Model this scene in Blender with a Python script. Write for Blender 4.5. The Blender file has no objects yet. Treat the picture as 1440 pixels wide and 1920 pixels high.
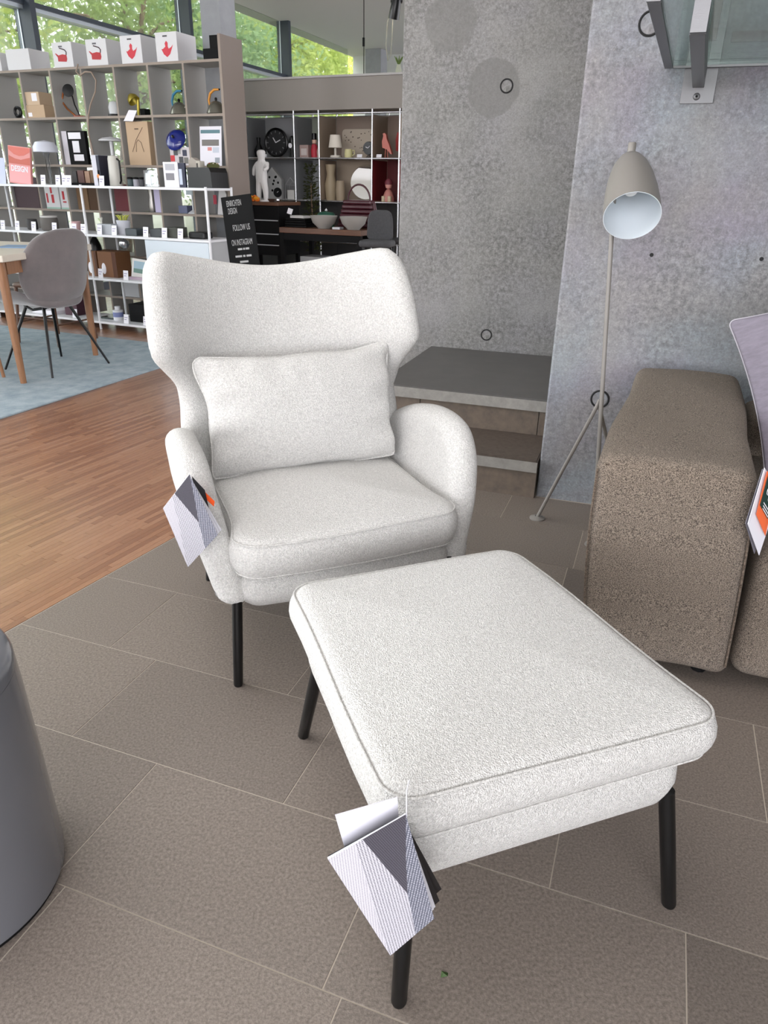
import bpy, bmesh, math, random
import numpy as np
from mathutils import Vector, Matrix, Euler, noise as mnoise
random.seed(7); np.random.seed(7)
sc = bpy.context.scene
COL = sc.collection
R = math.radians
def lin(r, g, b, a=1.0):
    f = lambda c: (c/255/12.92) if c/255 <= .04045 else ((c/255+.055)/1.055)**2.4
    return (f(r), f(g), f(b), a)

# ------------------------------------------------------------- camera, world, light, exposure
cam_d = bpy.data.cameras.new('camera'); cam = bpy.data.objects.new('camera', cam_d); COL.objects.link(cam)
cam_d.sensor_fit = 'VERTICAL'; cam_d.sensor_height = 36.0; cam_d.lens = 36.0*1340/1920
cam_d.clip_start = .02; cam_d.clip_end = 300
th, ro = R(24.6), R(1.02)
fw = Vector((0, math.cos(th), -math.sin(th))); up0 = Vector((0, math.sin(th), math.cos(th))); rt0 = Vector((1, 0, 0))
rt = rt0*math.cos(ro)+up0*math.sin(ro); up = up0*math.cos(ro)-rt0*math.sin(ro)
M = Matrix((rt, up, -fw)).transposed().to_4x4(); M.translation = (0, 0, 1.2)
cam.matrix_world = M
sc.camera = cam

w = bpy.data.worlds.new('sky'); sc.world = w; w.use_nodes = True
bg = w.node_tree.nodes['Background']; bg.inputs[0].default_value = (.95, .955, 1.0, 1); bg.inputs[1].default_value = 2.6
sun_d = bpy.data.lights.new('sun', 'SUN'); sun_d.energy = 2.2; sun_d.angle = R(8); sun_d.color = (1, .97, .9)
sun = bpy.data.objects.new('sun', sun_d); COL.objects.link(sun)
sun.rotation_euler = Vector((-.70, .30, -.75)).to_track_quat('-Z', 'Y').to_euler()   # from over the roof onto the trees outside
def area_light(name, loc, aim, sx, sy, e, col=(.985, .965, 1)):
    d = bpy.data.lights.new(name, 'AREA'); d.shape = 'RECTANGLE'; d.size = sx; d.size_y = sy; d.energy = e; d.color = col
    o = bpy.data.objects.new(name, d); COL.objects.link(o); o.location = loc
    o.rotation_euler = (Vector(aim)-Vector(loc)).to_track_quat('-Z', 'Z').to_euler(); return o
area_light('daylight_through_side_glazing', (-5.9, 2.2, 2.0), (-1.0, .33, 1.9), 7.5, 2.6, 150)
area_light('daylight_through_rear_glazing', (-.6, -3.3, 1.9), (-.3, 0, 1.5), 6.5, 2.8, 88)
area_light('overhead_fill_light', (-1.25, 1.7, 3.42), (-1.25, 1.7, 0), 2.4, 2.4, 26, (1, .97, .95))  # added soft fill from above to lift the seat tops, no fixture there
vs = sc.view_settings; vs.view_transform = 'Standard'; vs.look = 'None'; vs.gamma = 1; vs.use_curve_mapping = False; vs.exposure = 1.0

# ------------------------------------------------------------- materials
MATS = {}
def mat(name, col, rough=.6, metal=0., noise=0., nscale=20., bump=0., bscale=200., spec=.5, col2=None, coat=0., bdist=.002, stretch=None, sheen=0., crough=.03):
    if name in MATS: return MATS[name]
    m = bpy.data.materials.new(name); m.use_nodes = True; nt = m.node_tree; N, L = nt.nodes, nt.links
    b = N['Principled BSDF']
    b.inputs['Base Color'].default_value = col; b.inputs['Roughness'].default_value = rough; b.inputs['Metallic'].default_value = metal
    b.inputs['Specular IOR Level'].default_value = spec; b.inputs['Coat Weight'].default_value = coat; b.inputs['Coat Roughness'].default_value = crough; b.inputs['Sheen Weight'].default_value = sheen
    if noise or bump:
        tc = N.new('ShaderNodeTexCoord'); src = tc.outputs['Object']
        if stretch:
            mp = N.new('ShaderNodeMapping'); mp.inputs['Scale'].default_value = stretch; L.new(src, mp.inputs[0]); src = mp.outputs[0]
    if noise:
        n = N.new('ShaderNodeTexNoise'); n.inputs['Scale'].default_value = nscale; n.inputs['Detail'].default_value = 6; n.inputs['Roughness'].default_value = .65
        L.new(src, n.inputs['Vector'])
        mr = N.new('ShaderNodeMapRange'); mr.inputs[1].default_value = .3; mr.inputs[2].default_value = .7; L.new(n.outputs[0], mr.inputs[0])
        mx = N.new('ShaderNodeMix'); mx.data_type = 'RGBA'
        c2 = col2 or tuple(max(0, c*(1-noise)) for c in col[:3])+(1,)
        c1 = tuple(min(1, c*(1+noise*.5)) for c in col[:3])+(1,) if not col2 else col
        mx.inputs['A'].default_value = c1; mx.inputs['B'].default_value = c2
        L.new(mr.outputs[0], mx.inputs['Factor']); L.new(mx.outputs['Result'], b.inputs['Base Color'])
    if bump:
        n2 = N.new('ShaderNodeTexNoise'); n2.inputs['Scale'].default_value = bscale; n2.inputs['Detail'].default_value = 3
        L.new(src, n2.inputs['Vector'])
        bp = N.new('ShaderNodeBump'); bp.inputs['Strength'].default_value = bump; bp.inputs['Distance'].default_value = bdist
        L.new(n2.outputs[0], bp.inputs['Height']); L.new(bp.outputs[0], b.inputs['Normal'])
    MATS[name] = m; return m

def P(name, r, g, b, rough=.55, **k): return mat(name, lin(r, g, b), rough, **k)

def boucle(name, c1, c2, s1=260, s2=520, strength=.7, dist=.004, lo=.35, hi=.65):
    m = bpy.data.materials.new(name); m.use_nodes = True; nt = m.node_tree; N, L = nt.nodes, nt.links; b = N['Principled BSDF']
    b.inputs['Roughness'].default_value = .95; b.inputs['Specular IOR Level'].default_value = .15; b.inputs['Sheen Weight'].default_value = .15
    tc = N.new('ShaderNodeTexCoord')
    n = N.new('ShaderNodeTexNoise'); n.inputs['Scale'].default_value = s1; n.inputs['Detail'].default_value = 4; n.inputs['Roughness'].default_value = .7
    v = N.new('ShaderNodeTexVoronoi'); v.inputs['Scale'].default_value = s2
    L.new(tc.outputs['Object'], n.inputs['Vector']); L.new(tc.outputs['Object'], v.inputs['Vector'])
    mr = N.new('ShaderNodeMapRange'); mr.inputs[1].default_value = lo; mr.inputs[2].default_value = hi; L.new(n.outputs[0], mr.inputs[0])
    mx = N.new('ShaderNodeMix'); mx.data_type = 'RGBA'; mx.inputs['A'].default_value = c2; mx.inputs['B'].default_value = c1
    L.new(mr.outputs[0], mx.inputs['Factor']); L.new(mx.outputs['Result'], b.inputs['Base Color'])
    ad = N.new('ShaderNodeMath'); ad.operation = 'SUBTRACT'; L.new(n.outputs[0], ad.inputs[0]); L.new(v.outputs['Distance'], ad.inputs[1])
    bp = N.new('ShaderNodeBump'); bp.inputs['Strength'].default_value = strength; bp.inputs['Distance'].default_value = dist
    L.new(ad.outputs[0], bp.inputs['Height']); L.new(bp.outputs[0], b.inputs['Normal'])
    return m

def weave(name, c1, c2, scale, ang=0):
    m = bpy.data.materials.new(name); m.use_nodes = True; nt = m.node_tree; N, L = nt.nodes, nt.links; b = N['Principled BSDF']; b.inputs['Roughness'].default_value = .5
    tc = N.new('ShaderNodeTexCoord'); mp = N.new('ShaderNodeMapping'); mp.inputs['Rotation'].default_value = (0, R(ang), 0); L.new(tc.outputs['Object'], mp.inputs[0])
    wv = []
    for d in ('X', 'Z'):
        q = N.new('ShaderNodeTexWave'); q.bands_direction = d; q.inputs['Scale'].default_value = scale*(1 if d == 'Z' else .8); q.inputs['Distortion'].default_value = 1.2
        q.inputs['Detail Scale'].default_value = 3; L.new(mp.outputs[0], q.inputs['Vector']); wv.append(q)
    ml = N.new('ShaderNodeMath'); ml.operation = 'MULTIPLY'; L.new(wv[0].outputs['Fac'], ml.inputs[0]); L.new(wv[1].outputs['Fac'], ml.inputs[1])
    mr = N.new('ShaderNodeMapRange'); mr.inputs[1].default_value = .1; mr.inputs[2].default_value = .45; L.new(ml.outputs[0], mr.inputs[0])
    mx = N.new('ShaderNodeMix'); mx.data_type = 'RGBA'; mx.inputs['A'].default_value = c1; mx.inputs['B'].default_value = c2
    L.new(mr.outputs[0], mx.inputs['Factor']); L.new(mx.outputs['Result'], b.inputs['Base Color']); return m

def concrete(name, base, dark, tint1, tint2, stains=(), scale=1.0):
    """cast concrete: cloudy patches, fine speckle, pits; round damp stains given as (x, z, radius, strength) in the wall's own frame"""
    m = bpy.data.materials.new(name); m.use_nodes = True; nt = m.node_tree; N, L = nt.nodes, nt.links; b = N['Principled BSDF']
    b.inputs['Roughness'].default_value = .62; b.inputs['Specular IOR Level'].default_value = .35
    tc = N.new('ShaderNodeTexCoord')
    def nz(s, d=6, r=.65, st=None):
        q = N.new('ShaderNodeTexNoise'); q.inputs['Scale'].default_value = s; q.inputs['Detail'].default_value = d; q.inputs['Roughness'].default_value = r
        if st:
            mp = N.new('ShaderNodeMapping'); mp.inputs['Scale'].default_value = st; L.new(tc.outputs['Object'], mp.inputs[0]); L.new(mp.outputs[0], q.inputs['Vector'])
        else: L.new(tc.outputs['Object'], q.inputs['Vector'])
        return q.outputs[0]
    def rng(x, a, c, lo=0., hi=1.):
        q = N.new('ShaderNodeMapRange'); q.inputs[1].default_value = a; q.inputs[2].default_value = c; q.inputs[3].default_value = lo; q.inputs[4].default_value = hi; L.new(x, q.inputs[0]); return q.outputs[0]
    def mix(f, a, c):
        q = N.new('ShaderNodeMix'); q.data_type = 'RGBA'; L.new(f, q.inputs['Factor'])
        for s, x in (('A', a), ('B', c)):
            if isinstance(x, tuple): q.inputs[s].default_value = x
            else: L.new(x, q.inputs[s])
        return q.outputs['Result']
    def mth(op, a, c):
        q = N.new('ShaderNodeMath'); q.operation = op
        for i, x in enumerate((a, c)):
            if isinstance(x, (int, float)): q.inputs[i].default_value = x
            else: L.new(x, q.inputs[i])
        return q.outputs[0]
    patch = rng(nz(1.6*scale, 5, .6, (1, 1, 1.7)), .30, .62)
    speck = rng(nz(48*scale, 7, .75), .40, .62)
    speck2 = rng(nz(130*scale, 4, .7), .42, .66)
    f = mth('MULTIPLY', patch, speck)
    col = mix(rng(nz(2.3*scale, 3, .5), .4, .62), tint1, tint2)
    col = mix(rng(nz(3.1*scale, 4, .5), .38, .62, 0, .8), col, base)
    col = mix(mth('MULTIPLY', f, .95), col, dark)
    col = mix(mth('MULTIPLY', speck2, .42), col, dark)
    col = mix(mth('MULTIPLY', rng(nz(20*scale, 6, .8), .52, .70), .35), col, dark)
    col = mix(mth('MULTIPLY', rng(nz(75*scale, 5, .7), .56, .72), .45), col, tuple(min(1, c*1.5) for c in base[:3])+(1,))
    sx = N.new('ShaderNodeSeparateXYZ'); L.new(tc.outputs['Object'], sx.inputs[0])
    for (x, z, r, s) in stains:
        dx = mth('SUBTRACT', sx.outputs['X'], x); dz = mth('SUBTRACT', sx.outputs['Z'], z)
        d = mth('POWER', mth('ADD', mth('MULTIPLY', dx, dx), mth('MULTIPLY', dz, dz)), .5)
        d = mth('ADD', d, mth('MULTIPLY', mth('SUBTRACT', nz(14, 3), .5), .035))
        k = rng(d, r*.93, r, s, 0)
        col = mix(k, col, tuple(c*.55 for c in base[:3])+(1,))
    L.new(col, b.inputs['Base Color'])
    bp = N.new('ShaderNodeBump'); bp.inputs['Strength'].default_value = .35; bp.inputs['Distance'].default_value = .004
    L.new(speck, bp.inputs['Height']); L.new(bp.outputs[0], b.inputs['Normal'])
    return m

def glass(name, tint=(.9, .97, .94, 1), refl=.10):
    m = bpy.data.materials.new(name); m.use_nodes = True; nt = m.node_tree; N, L = nt.nodes, nt.links; N.remove(N['Principled BSDF'])
    t = N.new('ShaderNodeBsdfTransparent'); t.inputs[0].default_value = tint
    g = N.new('ShaderNodeBsdfGlossy'); g.inputs['Roughness'].default_value = .03
    fr = N.new('ShaderNodeFresnel'); fr.inputs[0].default_value = 1.45
    ad = N.new('ShaderNodeMath'); ad.operation = 'MULTIPLY'; ad.inputs[1].default_value = refl*10; L.new(fr.outputs[0], ad.inputs[0])
    mx = N.new('ShaderNodeMixShader'); L.new(ad.outputs[0], mx.inputs[0]); L.new(t.outputs[0], mx.inputs[1]); L.new(g.outputs[0], mx.inputs[2])
    L.new(mx.outputs[0], N['Material Output'].inputs[0]); return m

def leafmat(name, c1, c2):
    m = bpy.data.materials.new(name); m.use_nodes = True; nt = m.node_tree; N, L = nt.nodes, nt.links; N.remove(N['Principled BSDF'])
    tc = N.new('ShaderNodeTexCoord'); n = N.new('ShaderNodeTexNoise'); n.inputs['Scale'].default_value = 1.7; n.inputs['Detail'].default_value = 8; n.inputs['Roughness'].default_value = .8
    L.new(tc.outputs['Object'], n.inputs['Vector'])
    mr = N.new('ShaderNodeMapRange'); mr.inputs[1].default_value = .35; mr.inputs[2].default_value = .65; L.new(n.outputs[0], mr.inputs[0])
    mx = N.new('ShaderNodeMix'); mx.data_type = 'RGBA'; mx.inputs['A'].default_value = c1; mx.inputs['B'].default_value = c2; L.new(mr.outputs[0], mx.inputs['Factor'])
    d = N.new('ShaderNodeBsdfDiffuse'); t = N.new('ShaderNodeBsdfTranslucent'); L.new(mx.outputs['Result'], d.inputs[0]); L.new(mx.outputs['Result'], t.inputs[0])
    s = N.new('ShaderNodeMixShader'); s.inputs[0].default_value = .5; L.new(d.outputs[0], s.inputs[1]); L.new(t.outputs[0], s.inputs[2])
    L.new(s.outputs[0], N['Material Output'].inputs[0]); return m

# ------------------------------------------------------------- mesh builders
def obj(name, verts, faces, m, parent=None, loc=(0, 0, 0), rot=(0, 0, 0), smooth=False, midx=None):
    me = bpy.data.meshes.new(name); me.from_pydata([tuple(v) for v in verts], [], faces); me.update()
    ms = m if isinstance(m, (list, tuple)) else [m]
    for q in ms: me.materials.append(q)
    if midx:
        for p, i in zip(me.polygons, midx): p.material_index = i
    if smooth:
        for p in me.polygons: p.use_smooth = True
    o = bpy.data.objects.new(name, me); COL.objects.link(o); o.location = loc; o.rotation_euler = rot
    if parent: o.parent = parent
    return o
def fixn(o):
    bm = bmesh.new(); bm.from_mesh(o.data); bmesh.ops.recalc_face_normals(bm, faces=bm.faces); bm.to_mesh(o.data); bm.free(); return o
def tag(o, label, cat, group=None):
    o['label'] = label; o['category'] = cat
    if group: o['group'] = group
    return o
def empty(name, loc=(0, 0, 0), rz=0, rx=0, ry=0):
    o = bpy.data.objects.new(name, None); COL.objects.link(o); o.location = loc; o.rotation_euler = (rx, ry, rz); o.empty_display_size = .05; return o
def thing(name, label, cat, loc, rz=0, group=None): return tag(empty(name, loc, rz), label, cat, group)
def structure(o): o['kind'] = 'structure'; return o
def boxgeo(x0, x1, y0, y1, z0, z1, c=0):
    """box, edges chamfered by c"""
    if c <= 0:
        v = [(x0,y0,z0),(x1,y0,z0),(x1,y1,z0),(x0,y1,z0),(x0,y0,z1),(x1,y0,z1),(x1,y1,z1),(x0,y1,z1)]
        return v, [(0,3,2,1),(4,5,6,7),(0,1,5,4),(1,2,6,5),(2,3,7,6),(3,0,4,7)]
    bm = bmesh.new(); v, f = boxgeo(x0, x1, y0, y1, z0, z1); vs_ = [bm.verts.new(p) for p in v]
    for q in f: bm.faces.new([vs_[i] for i in q])
    bmesh.ops.bevel(bm, geom=bm.edges[:], offset=c, segments=2, affect='EDGES', profile=.5)
    bm.verts.index_update(); V = [p.co[:] for p in bm.verts]; F = [[p.index for p in q.verts] for q in bm.faces]; bm.free(); return V, F
def box(name, x0, x1, y0, y1, z0, z1, m, parent=None, c=0, loc=(0, 0, 0), rot=(0, 0, 0), midx=None):
    v, f = boxgeo(x0, x1, y0, y1, z0, z1, c); return obj(name, v, f, m, parent, loc, rot, midx=midx)
def merge(parts):
    V, F = [], []
    for v, f in parts:
        n = len(V); V += [tuple(p) for p in v]; F += [[i+n for i in q] for q in f]
    return V, F
def lathegeo(prof, seg=24, cx=0, cy=0, cap=True):
    V, F = [], []
    for r, z in prof:
        for k in range(seg):
            a = 2*math.pi*k/seg; V.append((cx+r*math.cos(a), cy+r*math.sin(a), z))
    for i in range(len(prof)-1):
        for k in range(seg):
            a, b2 = i*seg+k, i*seg+(k+1) % seg; F.append((a, b2, b2+seg, a+seg))
    if cap:
        F.append(list(range(seg))[::-1]); n = (len(prof)-1)*seg; F.append(list(range(n, n+seg)))
    return V, F
def lathe(name, prof, m, parent=None, seg=24, loc=(0, 0, 0), rot=(0, 0, 0), cap=True, smooth=True):
    v, f = lathegeo(prof, seg, cap=cap); o = obj(name, v, f, m, parent, loc, rot, smooth); 
    if smooth: autos(o)
    return o
def autos(o, ang=40):
    me = o.data; bm = bmesh.new(); bm.from_mesh(me)
    for e in bm.edges:
        if len(e.link_faces) == 2 and e.calc_face_angle(0) > R(ang): e.smooth = False
    bm.to_mesh(me); bm.free(); return o
def tubegeo(pts, r, seg=8, closed=False):
    pts = [Vector(p) for p in pts]; n = len(pts); V, F = [], []
    rs = r if isinstance(r, (list, tuple)) else [r]*n
    prev = None
    for i, p in enumerate(pts):
        if closed: t = (pts[(i+1) % n]-pts[i-1]).normalized()
        else: t = ((pts[min(i+1, n-1)]-pts[max(i-1, 0)])).normalized()
        if prev is None:
            a = Vector((0, 0, 1)) if abs(t.z) < .9 else Vector((1, 0, 0)); u = t.cross(a).normalized()
        else: u = (prev-t*prev.dot(t)).normalized()
        prev = u; w2 = t.cross(u)
        for k in range(seg):
            a = 2*math.pi*k/seg; V.append(p+(u*math.cos(a)+w2*math.sin(a))*rs[i])
    m = n if closed else n-1
    for i in range(m):
        j = (i+1) % n
        for k in range(seg):
            k2 = (k+1) % seg; F.append((i*seg+k, i*seg+k2, j*seg+k2, j*seg+k))
    if not closed: F.append(list(range(seg))[::-1]); F.append(list(range((n-1)*seg, n*seg)))
    return V, F
def tube(name, pts, r, m, parent=None, seg=8, closed=False, loc=(0, 0, 0), rot=(0, 0, 0)):
    v, f = tubegeo(pts, r, seg, closed); return autos(obj(name, v, f, m, parent, loc, rot, True), 50)
def torus(name, R0, r, m, parent=None, loc=(0, 0, 0), rot=(0, 0, 0), n=28, seg=6):
    return tube(name, [(R0*math.cos(2*math.pi*i/n), 0, R0*math.sin(2*math.pi*i/n)) for i in range(n)], r, m, parent, seg, True, loc, rot)
def prismgeo(pts, y0, y1):
    """2-D outline in x,z pushed out along y"""
    n = len(pts); V = [(x, y0, z) for x, z in pts]+[(x, y1, z) for x, z in pts]
    F = [list(range(n)), list(range(n, 2*n))[::-1]]+[(i, i+n, (i+1) % n+n, (i+1) % n) for i in range(n)]
    return V, F
def prism(name, pts, y0, y1, m, parent=None, loc=(0, 0, 0), rot=(0, 0, 0)):
    v, f = prismgeo(pts, y0, y1); return fixn(obj(name, v, f, m, parent, loc, rot))
def smooth_closed(ctrl, n):
    """closed Catmull-Rom through the control points, n samples in all, about even in length"""
    c = [Vector(p) for p in ctrl]; k = len(c); out = []
    for i in range(k):
        p0, p1, p2, p3 = c[i-1], c[i], c[(i+1) % k], c[(i+2) % k]
        for j in range(16):
            t = j/16; out.append(.5*((2*p1)+(p2-p0)*t+(2*p0-5*p1+4*p2-p3)*t*t+(3*p1-p0-3*p2+p3)*t**3))
    L_ = [0]
    for i in range(len(out)): L_.append(L_[-1]+(out[(i+1) % len(out)]-out[i]).length)
    res = []; j = 0
    for i in range(n):
        s = L_[-1]*i/n
        while L_[j+1] < s: j += 1
        a, b2 = out[j], out[(j+1) % len(out)]; q = (s-L_[j])/max(1e-9, L_[j+1]-L_[j]); res.append(a.lerp(b2, q))
    return res
def rrect(hx, hy, r, n=8, cx=0, cy=0, m=6):
    out = []
    cs = [(hx-r, hy-r, 0), (-hx+r, hy-r, 90), (-hx+r, -hy+r, 180), (hx-r, -hy+r, 270)]
    for i, (x, y, a) in enumerate(cs):
        for k in range(n+1):
            t = R(a+90*k/n); out.append(Vector((cx+x+r*math.cos(t), cy+y+r*math.sin(t))))
        x2, y2, a2 = cs[(i+1) % 4]; e = Vector((cx+x2+r*math.cos(R(a2)), cy+y2+r*math.sin(R(a2)))); s = out[-1]
        for k in range(1, m): out.append(s.lerp(e, k/m))
    return out
def puff(name, outline, T, rin, warp, m, parent=None, nr=5, center=None, crown=0., dome=None, ks=(.12, .25, .4, .55, .7, .85), T2=None, loc=(0, 0, 0), rot=(0, 0, 0), power=1.0):
    """upholstered body: outline (2-D) with rounded edge; warp(x, y, offset) -> 3-D point"""
    n = len(outline); P2 = [Vector(p) for p in outline]
    area = sum(P2[i].x*P2[(i+1) % n].y-P2[(i+1) % n].x*P2[i].y for i in range(n))
    if area < 0: P2.reverse()
    nor = []
    for i in range(n):
        t = (P2[(i+1) % n]-P2[i-1]).normalized(); nor.append(Vector((-t.y, t.x)))
    c = Vector(center) if center else sum(P2, Vector((0, 0)))/n
    T2 = T if T2 is None else T2
    rings = [(0, 0, 0)]
    up_, dn = [], []
    for j in range(1, nr+1):
        ph = math.pi/2*j/nr; up_.append((rin*(1-math.cos(ph)), 0, math.sin(ph)**power))
    V, F = [], []
    def ring(ins, k, off):
        a = len(V)
        for i in range(n):
            p = P2[i]+nor[i]*ins; p = p.lerp(c, k); V.append(warp(p.x, p.y, off+(math.copysign(dome(p.x, p.y), off) if dome and off else 0)))
        return a
    def link(a, b2, flip):
        for i in range(n):
            j = (i+1) % n; q = (a+i, a+j, b2+j, b2+i); F.append(q[::-1] if flip else q)
    eq = ring(0, 0, 0)
    for sgn, TT in ((1, T), (-1, T2)):
        a = eq
        for ins, k, s in up_:
            b2 = ring(ins, 0, sgn*TT*s); link(a, b2, sgn < 0); a = b2
        for k in ks:
            b2 = ring(rin, k, sgn*(TT+crown*TT*math.sin(k*math.pi/2))); link(a, b2, sgn < 0); a = b2
        ci = len(V); V.append(warp(c.x, c.y, sgn*(TT*(1+crown)+(dome(c.x, c.y) if dome else 0))))
        for i in range(n):
            q = (a+i, a+(i+1) % n, ci); F.append(q[::-1] if sgn < 0 else q)
    return fixn(obj(name, V, F, m, parent, loc, rot, True))
def text_mesh(name, s, size, m, parent=None, loc=(0, 0, 0), rot=(R(90), 0, 0), sx=1., align='LEFT', ext=.0004, bold=0.):
    cu = bpy.data.curves.new(name, 'FONT'); cu.body = s; cu.size = size; cu.align_x = align; cu.extrude = ext; cu.resolution_u = 3; cu.offset = bold
    t = bpy.data.objects.new(name, cu); COL.objects.link(t); dg = bpy.context.evaluated_depsgraph_get()
    me = bpy.data.meshes.new_from_object(t.evaluated_get(dg)); bpy.data.objects.remove(t); bpy.data.curves.remove(cu)
    me.materials.clear(); me.materials.append(m); o = bpy.data.objects.new(name, me); COL.objects.link(o)
    o.location = loc; o.rotation_euler = rot; o.scale = (sx, 1, 1)
    if parent: o.parent = parent
    return o
class Frame:
    """a level frame in the room: origin, yaw in degrees"""
    def __init__(s, x, y, yaw): s.x, s.y, s.a = x, y, R(yaw)
    def __call__(s, u, v, z=0): return Vector((s.x+u*math.cos(s.a)-v*math.sin(s.a), s.y+u*math.sin(s.a)+v*math.cos(s.a), z))
S = Frame(-2.527, 6.398, -23.4)      # shop shelving
TF = Frame(0, 0, -20)                # stone tiles
PF = Frame(-1.103, 1.722, -27)       # parquet, edge along u = 0
BW = Frame(.25, 4.252, -17.4)        # stair back wall
RW = Frame(.649, 2.813, -18.4)       # wall behind the floor lamp
WF = Frame(-2.257, 12.14, -20.82)    # window wall: v runs along the glass, u points into the room
# ------------------------------------------------------------- palette
M_STONE = mat('stone_tile', lin(96, 86, 77), .5, noise=.22, nscale=55, bump=.25, bscale=260, col2=lin(76, 67, 60), bdist=.0015, spec=.45)
def stone_var(i, k):
    a, b2 = lin(148*k, 138*k, 129*k), lin(100*k, 91*k, 84*k)
    return mat('stone_tile_%d' % i, a, .40+.03*(i % 3), noise=.22, nscale=170+12*i, bump=.3, bscale=420, col2=b2, bdist=.0015, spec=.45)
STONES = [stone_var(i, k) for i, k in enumerate((1.0, .95, 1.04, .9, .98))]
M_GROUT = mat('grout', lin(188, 178, 164), .8)
M_STONE_DARK = mat('stone_dark', lin(92, 90, 88), .5, noise=.12, nscale=8, bump=.1, bscale=150)
M_STONE_EDGE = mat('stone_edge', lin(150, 147, 142), .6, noise=.2, nscale=30, bump=.2, bscale=200)
M_RISER = mat('stone_riser', lin(120, 106, 93), .55, noise=.25, nscale=18, bump=.2, bscale=220, col2=lin(92, 83, 75))
M_CONC_B = concrete('concrete_stair', lin(152, 151, 148), lin(88, 87, 85), lin(154, 153, 155), lin(142, 142, 140),
                    stains=((.04, 1.945, .135, .6), (.276, 1.652, .135, .65)))
M_CONC_R = concrete('concrete_lamp_wall', lin(160, 157, 155), lin(104, 104, 106), lin(154, 164, 171), lin(155, 150, 163))
M_CEIL = mat('ceiling_paint', lin(196, 196, 197), .8)
M_FRAME = mat('window_frame_dark', lin(52, 60, 70), .4)
M_ALU = mat('aluminium', lin(190, 198, 205), .35, metal=.6)
M_CHROME = mat('chrome', (.55, .55, .57, 1), .25, metal=1)
M_STEEL = mat('brushed_steel', lin(118, 118, 120), .42, metal=.75, bump=.1, bscale=80, stretch=(1, 1, 12))
M_BLACK = mat('black_lacquer', lin(10, 10, 11), .3, spec=.35)
M_BLACKM = mat('black_matt', lin(12, 12, 13), .75, spec=.2)
M_WHITE = mat('white_lacquer', lin(226, 227, 230), .4)
M_PAPER = mat('paper_white', lin(232, 230, 236), .6)
M_GLASSW = glass('window_glass', (.95, .98, .97, 1), .06)
M_GLASSG = glass('green_glass', (.86, .91, .89, 1), .06)
M_OAK = mat('oak', lin(142, 100, 68), .45, noise=.25, nscale=6, stretch=(12, 12, 1.2))
M_WALN = mat('walnut', lin(96, 62, 42), .45, noise=.3, nscale=6, stretch=(2, 14, 14))
WOODS = [mat('parquet_%d' % i, lin(*c), .30, noise=.22, nscale=5, stretch=(30, 2, 5), coat=.7, crough=.22) for i, c in enumerate(((154, 108, 79), (146, 100, 72), (161, 115, 85), (139, 94, 68), (157, 111, 82), (166, 121, 92)))]
M_BOARD = mat('shelf_board_grey', lin(170, 169, 166), .6)
M_BOARDEDGE = mat('shelf_board_edge', lin(146, 133, 122), .6)
M_TAUPE = mat('taupe_panel', lin(128, 116, 108), .6)
M_GRASS = mat('grass', lin(140, 140, 122), .9, noise=.4, nscale=3)
M_BARK = mat('bark', lin(120, 98, 78), .9, noise=.4, nscale=14)

# ------------------------------------------------------------- floor: stone tiles
def clip(poly, f):
    out = []
    for i in range(len(poly)):
        a, b2 = poly[i-1], poly[i]; fa, fb = f(a), f(b2)
        if (fa >= 0) != (fb >= 0):
            t = fa/(fa-fb); out.append((a[0]+(b2[0]-a[0])*t, a[1]+(b2[1]-a[1])*t))
        if fb >= 0: out.append(b2)
    return out
def pf_u(p): dx, dy = p[0]-PF.x, p[1]-PF.y; return dx*math.cos(PF.a)+dy*math.sin(PF.a)
def st_v(p): dx, dy = p[0]-.393, p[1]-2.872; return -(dx*-math.sin(R(-19))+dy*math.cos(R(-19)))+.02
slab = [(-9.5, -4.5), (6.5, -4.5), (6.5, 18.5), (-.5, 18.5)]
floor = structure(fixn(obj('floor', [(x, y, -.0012) for x, y in slab]+[(x, y, -.2) for x, y in slab], [(0, 1, 2, 3), (7, 6, 5, 4)]+[(i, i+4, (i+1) % 4+4, (i+1) % 4) for i in range(4)], M_GROUT)))
TL, TW, G = .561, .3217, .0026
shifts = {0: -.014, -1: .2265, 1: -.171}
def tile_poly(poly, z0, z1, c):
    """a stone tile: flat top, tiny chamfer, from a convex outline"""
    n = len(poly); cx = sum(p[0] for p in poly)/n; cy = sum(p[1] for p in poly)/n
    ins = []
    for x, y in poly:
        d = math.hypot(x-cx, y-cy); k = 1-c/max(d, .02); ins.append((cx+(x-cx)*k, cy+(y-cy)*k))
    V = [(x, y, z0) for x, y in poly]+[(x, y, z1-c*.6) for x, y in poly]+[(x, y, z1) for x, y in ins]
    F = [list(range(2*n, 3*n))]
    for r in (0, 1):
        for i in range(n): j = (i+1) % n; F.append((r*n+i, r*n+j, (r+1)*n+j, (r+1)*n+i))
    return V, F
far = []
for r in range(-5, 6):
    v0 = .985+r*TW; sh = shifts.get(r, (.37*r+.11*r*r) % TL)
    for k in range(-6, 6):
        u0 = sh+k*TL
        poly = [TF(u, v)[:2] for u, v in ((u0+G/2, v0+G/2), (u0+TL-G/2, v0+G/2), (u0+TL-G/2, v0+TW-G/2), (u0+G/2, v0+TW-G/2))]
        poly = clip(poly, lambda p: pf_u(p)-.004)
        if len(poly) < 3: continue
        poly = clip(poly, st_v)
        if len(poly) < 3: continue
        c = (sum(p[0] for p in poly)/len(poly), sum(p[1] for p in poly)/len(poly))
        if c[1] < .15 or c[0] > 1.7 or c[0] < -1.75: far.append(tile_poly(poly, -.03, 0, .0006)); continue
        v, f = tile_poly(poly, -.03, 0, .0006)
        fixn(obj('tile', v, f, random.choice(STONES), floor))
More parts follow.
